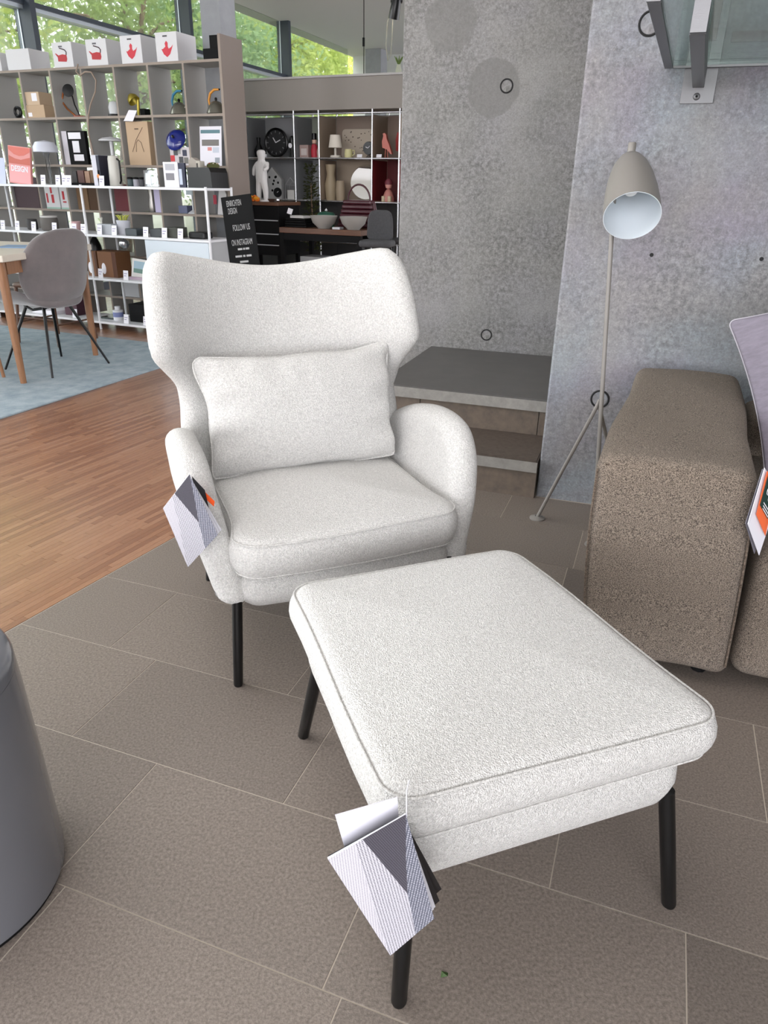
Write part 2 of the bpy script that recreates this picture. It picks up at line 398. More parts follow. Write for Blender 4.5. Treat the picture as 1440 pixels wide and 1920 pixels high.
if far:
    v, f = merge(far); o = fixn(obj('tile_rest', v, f, STONES[0], floor)); o['kind'] = 'stuff'
# ------------------------------------------------------------- floor: parquet strips
SW = .024
par = structure(fixn(obj('floor', *(lambda q: ([tuple(PF(u, v, -.0008)) for u, v in q]+[tuple(PF(u, v, -.04)) for u, v in q], [(0, 1, 2, 3), (7, 6, 5, 4)]+[(i, i+4, (i+1) % 4+4, (i+1) % 4) for i in range(4)]))([(-7, -3), (0, -3), (0, 12.5), (-7, 12.5)]), mat('parquet_gap', lin(70, 48, 32), .6))))
strips = []
for i in range(270):
    u1 = -.0008-i*SW; v = -2.9+random.random()*.3
    while v < 8.5:
        Ln = random.uniform(.26, .40); strips.append((u1, v, Ln)); v += Ln+.0009
cam2 = Vector((0, 0))
def sdist(s):
    p = PF(s[0]-SW/2, s[1]+s[2]/2); x, y = p.x, p.y
    vis = (y > 1.55) and abs(x+.05) < y*.62+.1 and x < -.62
    return (0 if vis else 100)+math.hypot(x, y)
strips.sort(key=sdist)
smesh = {}
rest = [[] for _ in WOODS]
for i, (u1, v, Ln) in enumerate(strips):
    wi = random.randrange(len(WOODS))
    if i < 290:
        q = round(Ln, 2)
        key = (wi, q)
        if key not in smesh:
            vv, ff = boxgeo(-SW+.0008, 0, 0, 1, -.02, 0); me = bpy.data.meshes.new('strip'); me.from_pydata(vv, [], ff); me.materials.append(WOODS[wi]); smesh[key] = me
        o = bpy.data.objects.new('parquet_strip', smesh[key]); COL.objects.link(o); o.location = PF(u1, v, 0); o.rotation_euler = (0, 0, PF.a); o.scale = (1, Ln, 1); o.parent = par
    else:
        p = [PF(a, b2) for a, b2 in ((u1-SW+.0008, v), (u1, v), (u1, v+Ln), (u1-SW+.0008, v+Ln))]
        rest[wi].append(([tuple((q.x, q.y, 0)) for q in p], [(0, 1, 2, 3)]))
V_, F_, I_ = [], [], []
for wi, lst in enumerate(rest):
    for v, f in lst:
        n = len(V_); V_ += v; F_.append([n, n+1, n+2, n+3]); I_.append(wi)
o = obj('parquet_strips_beyond', V_, F_, WOODS, par, midx=I_); o['kind'] = 'stuff'

# ------------------------------------------------------------- stair walls, steps
def wallbox(name, F0, u0, u1, v0, v1, z0, z1, m, c=0):
    """box in the frame F0; object frame = wall frame so that material and children use wall metres"""
    v, f = boxgeo(u0, u1, v0, v1, z0, z1, c); o = obj(name, v, f, m); o.location = (F0.x, F0.y, 0); o.rotation_euler = (0, 0, F0.a); return structure(o)
wb = wallbox('wall_back', BW, -.204, 4.2, 0, .3, -.1, 3.5, M_CONC_B, .006)
wr = wallbox('wall_right', RW, 0, 5.2, 0, .26, -.1, 3.5, M_CONC_R, .008)
ringm = mat('tie_hole_gap', lin(30, 30, 31), .8)
def tie(parent, u, z, r, gap=.004):
    torus('tie_hole_ring', r, gap, ringm, parent, (u, 0, z))
    lathe('tie_hole_plug', [(r*.9, -.002), (r*.86, .0015)], M_CONC_B if parent == wb else M_CONC_R, parent, 24, (u, 0, z), (R(90), 0, 0))
tie(wb, .342, 1.66, .030); tie(wb, .334, .427, .029)
tie(wr, .203, .447, .033); tie(wr, .190, 1.686, .034)
for u, z in ((.308, .987), (.666, .989)):
    lathe('drill_hole', [(.007, 0), (.006, .001), (.002, .0012)], ringm, wr, 12, (u, 0, z), (R(90), 0, 0))
ST = Frame(.393, 2.872, -19)
def stp(u, v): p = ST(u, v); return (p.x, p.y)
def slabo(name, poly, z0, z1, mats, edge_from):
    n = len(poly); W = [ST(u, v) for u, v in poly]
    V = [(p.x, p.y, z0) for p in W]+[(p.x, p.y, z1) for p in W]
    F = [list(range(n))[::-1], list(range(n, 2*n))]+[(i, (i+1) % n, (i+1) % n+n, i+n) for i in range(n)]
    o = obj(name, V, F, mats, midx=[0, 0]+[1 if i in edge_from else 0 for i in range(n)])
    bm = bmesh.new(); bm.from_mesh(o.data); bmesh.ops.bevel(bm, geom=[e for e in bm.edges if abs(e.verts[0].co.z-z1) < 1e-5 and abs(e.verts[1].co.z-z1) < 1e-5], offset=.006, segments=2, affect='EDGES'); bm.to_mesh(o.data); bm.free()
    return o
steps = thing('stone_steps', 'two brown-grey stone steps with pale nosings up to a dark landing', 'steps', ST(0, 0))
def child(o, p):
    mw = o.matrix_world.copy(); o.parent = p; bpy.context.view_layer.update(); o.matrix_parent_inverse = p.matrix_world.inverted(); return o
bpy.context.view_layer.update()
RIGHT = .262
c1 = child(slabo('tread', [(-1.1, -.012), (RIGHT-.006, -.012), (RIGHT-.006, .345), (-1.1, .345)], .118, .17, [M_STONE, M_STONE_EDGE], (0,)), steps)
c2 = child(slabo('landing', [(-.575, .318), (2.2, .318), (2.2, 1.256), (-.575, 1.256)], .285, .34, [M_STONE_DARK, M_STONE_EDGE], (0,)), steps)
for u0, u1 in ((-1.1, -.58), (-.577, -.02), (-.017, RIGHT-.006)):
    v, f = boxgeo(u0, u1, 0, .02, -.03, .118, .0015); o = obj('riser_panel', v, f, M_RISER); o.location = ST(0, 0); o.rotation_euler = (0, 0, ST.a); bpy.context.view_layer.update(); child(o, steps)
for u0, u1 in ((-.57, -.36), (-.357, .2), (.203, .6)):
    v, f = boxgeo(u0, u1, .332, .352, .17, .285, .0015); o = obj('riser_panel', v, f, M_RISER); o.location = ST(0, 0); o.rotation_euler = (0, 0, ST.a); bpy.context.view_layer.update(); child(o, steps)
v, f = boxgeo(-.565, 2.2, .353, 1.250, 0, .284); o = obj('landing_core', v, f, M_CONC_B); o.location = ST(0, 0); o.rotation_euler = (0, 0, ST.a); bpy.context.view_layer.update(); child(o, steps)

# ------------------------------------------------------------- ceiling, far wall, side wall
ceil = [WF(-.25, -20), WF(13, -20), WF(13, 4.9), WF(-.25, 4.9)]
structure(fixn(obj('ceiling', [(p.x, p.y, 3.5) for p in ceil]+[(p.x, p.y, 3.85) for p in ceil], [(3, 2, 1, 0), (4, 5, 6, 7)]+[(i, i+4, (i+1) % 4+4, (i+1) % 4) for i in range(4)], M_CEIL)))
wallbox('wall_far', WF, -.2, 13, 4.7, 4.95, -.1, 3.5, mat('far_wall_paint', lin(205, 206, 208), .7))
wallbox('wall_side', RW, 4.6, 4.85, -8, 0, -.1, 3.5, M_CONC_R)
# ------------------------------------------------------------- window wall
n_ = 0
edges_t = [-17.3+2.66*k for k in range(0, 9)]
for k in range(8):
    t0, t1 = edges_t[k], edges_t[k+1]
    n_ += 1
    wn = structure(empty('window_%d' % n_, WF(0, t0), WF.a))
    box('mullion', -.02, .19, -.035, .035, 0, 3.5, M_FRAME, wn, .003)
    box('mullion_strip', .028, .042, -.043, -.030, 0, 3.5, M_ALU, wn)
    box('transom', -.02, .10, .035, 2.625, 2.70, 2.77, [M_ALU, M_FRAME], wn, 0, midx=[0, 1, 0, 0, 0, 0])
    box('transom_cap', .10, .125, .035, 2.625, 2.735, 2.775, M_FRAME, wn)
    box('sill_rail', -.02, .10, .035, 2.625, .0, .09, M_FRAME, wn)
    box('pane', .02, .028, .035, 2.625, .09, 2.70, M_GLASSW, wn)
    box('pane', .02, .028, .035, 2.625, 2.77, 3.5, M_GLASSW, wn)
# ------------------------------------------------------------- outdoors: lawn and trees
lawn = [WF(-60, -40), WF(-.3, -40), WF(-.3, 40), WF(-60, 40)]
structure(obj('ground_outside', [(p.x, p.y, -.05) for p in lawn], [(0, 1, 2, 3)], M_GRASS))
terr = [(-30, -40), (30, -40), (30, -4.6), (-30, -4.6)]
structure(obj('terrace_outside', [(x, y, -.06) for x, y in terr], [(0, 1, 2, 3)], mat('terrace', lin(150, 146, 138), .8, noise=.1, nscale=3)))
LEAF = [leafmat('leaf_bright', lin(206, 214, 128), lin(150, 170, 84)), leafmat('leaf_mid', lin(184, 200, 130), lin(120, 146, 84)), leafmat('leaf_blue', lin(176, 200, 150), lin(116, 146, 100))]
def tree(u, v, H, rad, low, lm, nleaf, label, lean=0, seed=0, multi=1, name='tree', cat='tree', stem=.11):
    rnd = random.Random(seed); rs = np.random.RandomState(seed)
    b0 = WF(u, v, -.05); root = thing(name, label, cat, b0, 0, 'trees outside the glazing')
    parts = []; tips = []
    for q in range(multi):
        a0 = rnd.random()*6.28; sp = .5 if multi > 1 else .12
        pts = []; n = 7
        for i in range(n):
            t = i/(n-1); pts.append((math.cos(a0)*sp*t*2+lean*t+rnd.uniform(-.08, .08)*t, math.sin(a0)*sp*t*2+rnd.uniform(-.08, .08)*t, H*.82*t))
        parts.append(tubegeo(pts, [stem*(1-.8*i/(n-1)) for i in range(n)], 7)); tips += pts[3:]
        for k in range(9):
            i = rnd.randrange(2, n-1); p = Vector(pts[i]); a = rnd.random()*6.28; ln = rad*rnd.uniform(.5, .95)
            e = p+Vector((math.cos(a)*ln, math.sin(a)*ln, ln*rnd.uniform(.1, .7))); mid = p.lerp(e, .5)+Vector((0, 0, .12*ln))
            parts.append(tubegeo([p, mid, e], [stem*.4, stem*.25, stem*.08], 5)); tips += [mid, e]
    vv, ff = merge(parts); obj('trunk', vv, ff, M_BARK, root, smooth=True)
    tips = np.array([list(t) for t in tips]); n = nleaf
    c = tips[rs.randint(0, len(tips), n)]+rs.normal(0, rad*.32, (n, 3)); c[:, 2] = np.clip(c[:, 2], low, H*1.15)
    s = rs.uniform(.045, .085, n)
    d1 = rs.normal(size=(n, 3)); d1 /= np.linalg.norm(d1, axis=1)[:, None]
    d2 = np.cross(d1, rs.normal(size=(n, 3))); d2 /= np.linalg.norm(d2, axis=1)[:, None]
    q = np.stack([c-d1*s[:, None], c-d2*s[:, None]*.5, c+d1*s[:, None], c+d2*s[:, None]*.5], 1).reshape(-1, 3)
    me = bpy.data.meshes.new('foliage'); me.vertices.add(4*n); me.vertices.foreach_set('co', q.astype(np.float32).ravel())
    me.loops.add(4*n); me.loops.foreach_set('vertex_index', np.arange(4*n, dtype=np.int32)); me.polygons.add(n)
    me.polygons.foreach_set('loop_start', np.arange(0, 4*n, 4, dtype=np.int32)); me.polygons.foreach_set('loop_total', np.full(n, 4, dtype=np.int32)); me.update(calc_edges=True)
    me.materials.append(LEAF[lm]); f = bpy.data.objects.new('foliage', me); COL.objects.link(f); f.parent = root; f['kind'] = 'stuff'
tree(-3.2, -3.6, 6.2, 1.7, .9, 0, 5200, 'bright green tree with bare leaning trunk outside the leftmost window', .5, 1, 2)
tree(-4.6, -1.2, 6.8, 1.9, .9, 1, 6500, 'tall multi-stemmed tree outside, behind the white kettle boxes', -.3, 2, 3)
tree(-3.4, 1.2, 6.0, 1.7, .8, 1, 7500, 'leafy tree outside, just left of the concrete column', .2, 3, 2)
tree(-3.6, 4.3, 6.2, 1.9, .6, 2, 13000, 'blue-green leafy tree outside, right of the concrete column', 0, 4, 1)
tree(-3.0, 7.6, 6.0, 2.0, .5, 0, 14000, 'yellow-green tree outside, in the middle pane above the fascia', 0, 5, 1)
tree(-3.2, 11.5, 6.4, 2.2, .5, 0, 14000, 'yellow-green tree outside, in the last pane before the ceiling ends', 0, 6, 1)
tree(-7.5, -5.5, 7.5, 2.2, .8, 1, 5000, 'distant pale green tree outside at the left picture edge', 0, 8, 1)
tree(-9.0, 5.5, 8.0, 2.8, .3, 1, 12000, 'large dense tree standing farthest back outside', 0, 9, 1)
tree(-8.0, 14.5, 8.0, 2.8, .3, 2, 12000, 'large dense tree far outside behind the yellow-green ones', 0, 10, 1)
# ------------------------------------------------------------- columns, spot, cable
col = thing('concrete_column', 'square grey concrete column rising behind the white boxes', 'column', S(.745, 1.02), S.a)
cc = mat('column_concrete', lin(150, 152, 156), .7, noise=.12, nscale=6, bump=.1, bscale=90)
box('shaft', -.095, .095, -.11, .11, 0, 3.5, cc, col, .004)
col2 = thing('concrete_column', 'small far concrete column above the fascia beside the stair wall', 'column', WF(.517, 4.15), WF.a)
box('shaft', -.16, .16, -.16, .16, 0, 3.5, cc, col2, .004)
sp = thing('ceiling_spotlight', 'black ceiling spotlight tilted down beside the stair wall', 'spotlight', (.02, 5.0, 2.16))
tube('stem', [(0, 0, 1.34), (0, 0, .03)], .009, M_BLACK, sp)
box('bracket', -.035, .035, -.02, .02, 0, .06, M_BLACK, sp, .004)
hd = lathe('lamp_head', [(.018, .05), (.026, .03), (.031, -.03), (.031, -.06), (.026, -.058), (.024, -.02)], M_BLACK, sp, 20, (-.005, -.01, -.02), (R(14), R(10), 0), cap=False)
em = bpy.data.materials.new('lamp_glow'); em.use_nodes = True; em.node_tree.nodes['Principled BSDF'].inputs['Emission Color'].default_value = (1, .95, .85, 1); em.node_tree.nodes['Principled BSDF'].inputs['Emission Strength'].default_value = 6
lathe('lens', [(.024, -.05), (.022, -.053)], em, hd, 20)
cb = thing('hanging_cable', 'thin grey steel cable hanging from the ceiling above the fascia', 'cable', (-.275, 8, 2.1))
tube('wire', [(0, 0, 1.4), (.004, 0, .6), (.006, 0, 0)], .004, M_BLACKM, cb, 5)
tube('gripper', [(.003, 0, .29), (.003, 0, .36)], .011, M_BLACKM, cb, 8)
wc = thing('hanging_cable', 'looped pale lamp cable hanging below the ceiling spotlight', 'cable', (-.02, 5.05, 1.72))
tube('wire', [(.01, 0, .42), (-.012, 0, .35), (-.018, 0, .24), (-.006, 0, .16), (.012, 0, .19), (.018, 0, .28), (.02, 0, .42)], .003, mat('pale_cable', lin(128, 126, 112), .6), wc, 5)
# ------------------------------------------------------------- white armchair
M_BOU = boucle('white_boucle', lin(240, 239, 236), lin(204, 203, 200), 230, 420, .7, .0045)
M_PIPE = boucle('white_boucle_seam', lin(228, 227, 224), lin(190, 189, 186), 230, 420, .5, .003)
M_LEG = mat('black_steel', lin(10, 10, 11), .32)
def interp(x, xs, ys): return float(np.interp(x, xs, ys))
CH = Frame(-.069, 1.61, 23.0)
ac = thing('armchair', 'white boucle wingback armchair with flared arms and black legs', 'armchair', CH(0, 0), CH.a)
def back_warp(u, z, off):
    def mid(u, z):
        vc = interp(z, (.2, .42, .62, .82, 1.03), (.56, .585, .63, .685, .735))
        d = interp(z, (.2, .5, .62, .70, .79, .90, 1.03), (.06, .07, .08, .15, .225, .21, .17))
        return Vector((u, vc-d*min(1.15, abs(u)/.37)**2.3, z))
    e = 1e-3; p = mid(u, z); n = (mid(u+e, z)-mid(u-e, z)).cross(mid(u, z+e)-mid(u, z-e)).normalized()
    return p+n*off+Vector((interp(z, (.6, .66, .76), (.008, .008, -.014)), 0, 0))
half = [(0, .23), (.22, .235), (.31, .27), (.335, .40), (.340, .53), (.334, .605), (.336, .640), (.342, .680), (.360, .722), (.376, .762), (.380, .82), (.376, .92), (.371, .972), (.360, 1.005), (.332, 1.026), (.24, 1.008), (.12, .984)]
ctrl = half+[(0, .974)]+[(-u, z) for u, z in half[:0:-1]]
puff('backrest', smooth_closed(ctrl, 150), .036, .028, back_warp, M_BOU, ac, 5, center=(0, .66), ks=(.08, .16, .26, .36, .48, .6, .72, .86))
arm_c = [(.045, .236), (.046, .30), (.062, .40), (.088, .49), (.128, .562), (.19, .603), (.29, .612), (.40, .596), (.50, .56), (.59, .50), (.63, .40), (.62, .30), (.56, .24), (.42, .225), (.2, .225)]
for s in (-1, 1):
    def arm_warp(v, z, off, s=s):
        uu = interp(z, (.22, .30, .40, .50, .62), (.302, .320, .345, .362, .372))-.02*max(0, (v-.3))/.3
        return Vector((s*(uu+off)+.004, v, z))
    puff('armrest', smooth_closed(arm_c, 110), .043, .040, arm_warp, M_BOU, ac, 5, center=(.32, .42))
base_o = rrect(.300, .30, .055, 6, 0, .325)
puff('seat_base', base_o, .056, .045, lambda x, y, o: Vector((x*(1-.05*max(0, -o)/.056), y-(.02*math.cos(x*5) if y < .3 else 0)+.02*max(0, -o)/.056, .258+o)), M_BOU, ac, 5)
cus_o = rrect(.312, .295, .07, 7, 0, .285)
def cus_warp(x, y, o):
    bul = .022*(1-(x/.33)**2) if y < .25 else 0
    k = max(0, min(1, (y-.06)/.1)); xx = x*(1-.07*k)          # narrower between the arms
    return Vector((xx, y-bul*max(0, 1-y/.25), .372+o+(.004*math.sin(x*9+y*7) if o > .03 else 0)))
sc_ = puff('seat_cushion', cus_o, .058, .040, cus_warp, M_BOU, ac, 5, crown=.34)
for nm, ins, oo in (('top_seam', .0125, .0445), ('bottom_seam', .0125, -.0445)):
    pts = []
    n = len(cus_o)
    for i in range(n):
        t = (cus_o[(i+1) % n]-cus_o[i-1]).normalized(); q = cus_o[i]+Vector((-t.y, t.x))*ins; pts.append(cus_warp(q.x, q.y, oo))
    tube(nm, pts, .0022, M_PIPE, sc_, 6, True)
for (x, y, dx, dy) in ((-.300, .05, -.018, -.018), (.292, .05, .018, -.018), (-.27, .58, -.02, .03), (.27, .58, .02, .03)):
    tube('leg', [(x, y, .26), (x+dx*.5, y+dy*.5, .13), (x+dx, y+dy, .004), (x+dx, y+dy, 0)], [.0135, .0135, .0125, .0115], M_LEG, ac, 16)
# lumbar pillow
pil_c = [(-.288, .158), (-.27, .162), (-.15, .150), (0, .150), (.15, .152), (.258, .166), (.280, .164), (.284, .140), (.268, .05), (.264, -.05), (.272, -.135), (.268, -.155), (.24, -.160), (0, -.156), (-.25, -.160), (-.280, -.156), (-.284, -.13), (-.272, -.05), (-.276, .05), (-.296, .135)]
pl = thing('lumbar_cushion', 'white boucle lumbar cushion leaning against the armchair back', 'cushion', CH(.004, .452, .598), CH.a)
def pil_warp(x, z, o):
    k = max(0., z-.05)/.12
    wr = .011*k*mnoise.noise(Vector((x*20, z*9, 3)))+.004*mnoise.noise(Vector((x*7, z*7, 1)))
    wr += .006*k*math.sin(x*48+5*mnoise.noise(Vector((x*6, z*12, 7))))*max(0, mnoise.noise(Vector((x*5, 2, 9)))+.35)
    wr += .007*math.exp(-((abs(x)-.25)/.05)**2)*math.sin(z*70)
    return Vector((x+.003*math.sin(z*40), z*.30-o*.97+wr*(1 if o > 0 else -1)*(1 if abs(o) > .004 else .3), z+o*.28+.002*math.sin(x*30)))
puff('cover', smooth_closed(pil_c, 140), .010, .008, pil_warp, M_BOU, pl, 3, dome=lambda x, z: .062*(max(0, 1-(abs(x)/.275)**2.6)**.55)*(max(0, 1-(abs(z)/.155)**2.4)**.6), ks=(.03, .07, .12, .18, .25, .33, .42, .52, .63, .75, .88))
pp = [pil_warp(p.x, p.y, 0) for p in smooth_closed(pil_c, 140)]
tube('edge_seam', pp, .003, M_PIPE, pl, 6, True)

# ------------------------------------------------------------- ottoman
OT = Frame(.038, .721, 20)
def ot_tap(x, y): return x-(.055*max(0, x)/.3*(y+.32)/.64)
oc = thing('ottoman', 'white boucle rectangular ottoman on black legs in front of the armchair', 'ottoman', OT(.268, .316), OT.a)
puff('apron', rrect(.268, .29, .045, 6), .070, .03, lambda x, y, o: Vector((ot_tap(x, y)*(1-.035*max(0, -o)/.070), y*(1-.03*max(0, -o)/.070), .274+o)), M_BOU, oc, 4)
oto = rrect(.302, .324, .062, 8)
def ot_warp(x, y, o): return Vector((ot_tap(x, y)+.003*math.sin(y*11), y, .391+o+(.003*math.sin(x*8)*math.sin(y*7) if o > .03 else 0)))
tc_ = puff('top_cushion', oto, .050, .042, ot_warp, M_BOU, oc, 6, crown=.25)
for nm, ins, oo in (('top_seam', .0115, .0385), ('bottom_seam', .0125, -.0385)):
    n = len(oto); pts = []
    for i in range(n):
        t = (oto[(i+1) % n]-oto[i-1]).normalized(); q = oto[i]+Vector((-t.y, t.x))*ins; pts.append(ot_warp(q.x, q.y, oo))
    tube(nm, pts, .0021, M_PIPE, tc_, 6, True)
for sx in (-1, 1):
    for sy in (-1, 1):
        fy = -.316 if sy < 0 else .33; ty = -.275 if sy < 0 else .262
        tube('leg', [(ot_tap(sx*.242, ty), ty, .25), (ot_tap(sx*.2555, ty), (fy+ty)/2, .125), (ot_tap(sx*.268, ty), fy, .003), (ot_tap(sx*.268, ty), fy, 0)], [.0140, .0140, .0130, .0118], M_LEG, oc, 16)

# ------------------------------------------------------------- booklets hanging from the furniture
FAC = [weave('print_weave_pale', lin(226, 224, 232), lin(176, 174, 186), 120, 5), weave('print_weave_light', lin(222, 221, 230), lin(120, 119, 130), 105, 12),
       weave('print_weave_dark', lin(66, 64, 74), lin(108, 106, 116), 150, 30), weave('print_weave_mid', lin(88, 92, 108), lin(196, 198, 210), 95, -8)]
M_PAGE = mat('page_white', lin(226, 226, 234), .5)
M_BLKPAGE = mat('page_black', lin(28, 27, 30), .4)
M_ORANGE = mat('orange_sticker', lin(236, 88, 30), .5)
def quad_leaf(name, q, nrm, t, m, parent):
    q = [Vector(p) for p in q]; n = Vector(nrm).normalized()*t
    return fixn(obj(name, q+[p+n for p in q], [list(range(len(q))), list(range(len(q), 2*len(q)))[::-1]]+[(i, i+len(q), (i+1) % len(q)+len(q), (i+1) % len(q)) for i in range(len(q))], m, parent))
def booklet(label, loc, rz, A, B, C_, D, leaves, curl=.012, order=(0, 1, 2, 3), name='fabric_booklet'):
    """A top corner, B left, C bottom, D right as (x, z); cover printed with four woven facets; leaves fan out behind"""
    t = thing(name, label, 'booklet', loc, rz)
    A, B, C_, D = [Vector((p[0], 0, p[1])) for p in (A, B, C_, D)]
    cov = quad_leaf('cover', (A, B, C_, D), (0, 1, 0), .0016, M_PAGE, t)
    def pt(s, q): return (A.lerp(B, s)).lerp(D.lerp(C_, s), q)+Vector((0, -.0006, 0))   # s: A->B, q: along the long side
    k1, k2, k3 = pt(.62, 0), pt(.30, .62), pt(.42, 1)
    facs = [(pt(.66, 0), pt(1, 0), pt(1, 1), pt(.92, .75), pt(.74, .3)), (pt(.66, 0), pt(.74, .3), pt(.92, .75), pt(1, 1), k3, k2, pt(.56, 0)),
            (pt(0, 0), pt(.56, 0), k2, pt(.16, .34)), (pt(0, 0), pt(.16, .34), k2, k3, pt(0, 1))]
    for i, f in enumerate(facs): quad_leaf('cover_print', f, (0, 1, 0), .0005, FAC[order[i]], cov)
    for i, (dx, dy, dz, m) in enumerate(leaves):
        sh = Vector((dx*.25, dy*.3, dz*.25)); s2 = Vector((dx, dy, dz))
        quad_leaf('page', (A+sh*.2+Vector((0, .003*(i+1), -.005*(i+1))), B+sh+Vector((0, .003*(i+1), -.006*(i+1))), C_+s2, D+s2), (0, 1, 0), .0012, m, t)
    return t
# ottoman booklet (front corner)
b1 = booklet('fabric sample booklet with woven grey facets on the ottoman corner', OT(-.03, -.062, 0), OT.a, (.003, .487), (-.098, .447), (-.012, .224), (.052, .272),
        [(.004, .010, .004, M_PAGE), (.010, .018, -.004, M_PAGE), (.018, .022, .0, M_BLKPAGE), (.024, .030, .012, M_BLKPAGE)])
fl = quad_leaf('back_flap', [(-.082, .022, .492), (.0, .022, .494), (.004, .022, .44), (-.07, .022, .43)], (0, 1, 0), .0015, M_PAGE, b1)
tube('string_loop', [(.006, .004, .478), (.012, .022, .50), (.02, .034, .505)], .001, M_PAGE, b1, 5)
# armchair booklet (left arm)
b2 = booklet('fabric sample booklet with woven grey facets on the left armrest', CH(-.385, .045, 0), CH.a-R(8), (.000, .598), (-.066, .520), (-.026, .362), (.050, .440),
        [(.004, .012, .002, M_PAGE), (.010, .024, .0, M_PAGE)], order=(0, 1, 2, 3))
quad_leaf('sticker', [(.012, .022, .565), (.050, .026, .515), (.047, .030, .50), (.012, .026, .545)], (0, 1, 0), .0015, M_ORANGE, b2)
quad_leaf('back_page', [(.004, .020, .585), (.03, .02, .548), (.046, .034, .40), (.016, .03, .37)], (0, 1, 0), .0012, M_BLKPAGE, b2)
# sofa booklet
SO = Frame(.556, 1.653, -20)
b3 = thing('care_booklet', 'white care booklet with orange and green card on the sofa arm', 'booklet', SO(.342, -.035, 0), SO.a+R(42))
quad_leaf('cover', [(-.020, .0, .64), (-.033, -.004, .505), (.020, -.012, .418), (.040, -.002, .50), (.022, .004, .60)], (0, 1, 0), .0016, M_PAGE, b3)
quad_leaf('page', [(-.018, .006, .635), (-.031, .004, .503), (.021, .002, .415), (.044, .008, .49), (.024, .01, .60)], (0, 1, 0), .0014, mat('page_grey', lin(120, 118, 128), .5), b3)
quad_leaf('orange_card', [(-.017, -.006, .634), (-.018, -.0075, .528), (.021, -.014, .470), (.022, -.006, .60)], (0, 1, 0), .0012, mat('orange_print', lin(226, 104, 58), .5), b3)
gc = quad_leaf('green_card', [(-.014, -.009, .622), (-.016, -.0095, .552), (.012, -.015, .516), (.016, -.012, .588)], (0, 1, 0), .0012, mat('green_print', lin(24, 52, 46), .5), b3)
for k in range(3): quad_leaf('print_line', [(-.010, -.0122-.0006*k, .560-.007*k), (-.010, -.0122-.0006*k, .5575-.007*k), (.010, -.0152-.0003*k, .534-.007*k), (.010, -.0152-.0003*k, .5365-.007*k)], (0, 1, 0), .0006, M_PAPER, gc)
tube('print_loop', [(-.004+.006*math.cos(a), -.0132, .588+.011*math.sin(a)) for a in np.linspace(0, 6.0, 14)], .0009, M_PAPER, gc, 4)
tube('print_loop', [(.002+.004*math.cos(a), -.0142, .568+.007*math.sin(a)) for a in np.linspace(.6, 6.6, 12)], .0008, M_PAPER, gc, 4)

# ------------------------------------------------------------- grey drum side table (left foreground)
dr = thing('drum_side_table', 'glossy grey cylindrical drum side table at the left foreground', 'side table', (-.789, .917, 0))
M_DRUM = mat('grey_gloss', lin(112, 114, 120), .18, coat=.3)
lathe('body', [(.184, .004), (.192, .012), (.1935, .03), (.1915, .20), (.187, .40), (.1845, .452)], M_DRUM, dr, 72, cap=False)
lathe('lid', [(.1845, .4525), (.184, .468), (.180, .480), (.172, .4865), (.160, .488), (.150, .4865), (.0, .4865)], M_DRUM, dr, 72, cap=False)
lathe('foot_ring', [(.175, 0), (.187, 0), (.187, .008), (.175, .008)], M_BLACKM, dr, 64, cap=False)

# ------------------------------------------------------------- sofa
M_SOFA = boucle('sofa_weave', lin(180, 164, 147), lin(58, 49, 42), 430, 560, .9, .0035, .39, .61)
sofa = thing('sofa', 'brown-beige woven low sofa with a broad boxy arm at the right', 'sofa', SO(0, 0), SO.a)
def rbox(name, hx, hy, hz, r, warp, m, parent, n=9):
    def ax(h): 
        a = [-h+r*(1-math.cos(math.pi/2*i/4)) for i in range(5)]; b2 = list(np.linspace(-h+r, h-r, n+1))[1:-1]; return a+b2+[-q for q in a[::-1]]
    X, Y, Z = ax(hx), ax(hy), ax(hz); idx = {}; V, F = [], []
    def vid(p):
        k = tuple(round(c, 6) for c in p)
        if k not in idx:
            q = Vector((max(-hx+r, min(hx-r, p[0])), max(-hy+r, min(hy-r, p[1])), max(-hz+r, min(hz-r, p[2])))); d = Vector(p)-q
            P3 = q+(d.normalized()*r if d.length > 1e-9 else d); idx[k] = len(V); V.append(warp(P3))
        return idx[k]
    for A, B, fix, h in ((X, Y, 2, hz), (X, Z, 1, hy), (Y, Z, 0, hx)):
        for s in (-h, h):
            for i in range(len(A)-1):
                for j in range(len(B)-1):
                    q = []
                    for a, b2 in ((A[i], B[j]), (A[i+1], B[j]), (A[i+1], B[j+1]), (A[i], B[j+1])):
                        q.append(vid((a, b2, s) if fix == 2 else (a, s, b2) if fix == 1 else (s, a, b2)))
                    if len(set(q)) > 2: F.append(q)
    return fixn(obj(name, V, F, m, parent, smooth=True))
def sofa_arm(p):
    t = (p.z+.285)/.57
    yb = (p.y+.515)/1.03
    x = p.x*(1-.07*t)-.028*t+.035*yb-(.025*t*(1-yb) if p.x < 0 else 0)+.010*math.sin(p.y*9)*.5*t; x -= .012*math.sin(t*3.1)*(1 if p.x < 0 else -.2)
    z = p.z+(.008*math.cos(p.x*8)+.006*mnoise.noise(Vector((p.x*6, p.y*6, 0))) if p.z > .2 else 0)
    if p.z < -.24: z += .006*math.sin(p.x*17)
    return Vector((x+.185, p.y+.515-(.012*math.sin(t*3.1) if p.y < 0 else 0), z+.315+(.012*yb*t)))
sa = rbox('arm', .185, .515, .285, .038, sofa_arm, M_SOFA, sofa, 12)
M_SEAM = boucle('sofa_seam', lin(132, 117, 103), lin(58, 49, 42), 210, 330, .6, .003)
def strip_on_arm(y, z0s): return [sofa_arm(Vector(p)) for p in z0s]
tube('front_seam', [sofa_arm(Vector((x, -.508, .262))) for x in np.linspace(-.16, .16, 12)], .003, M_SEAM, sa, 6)
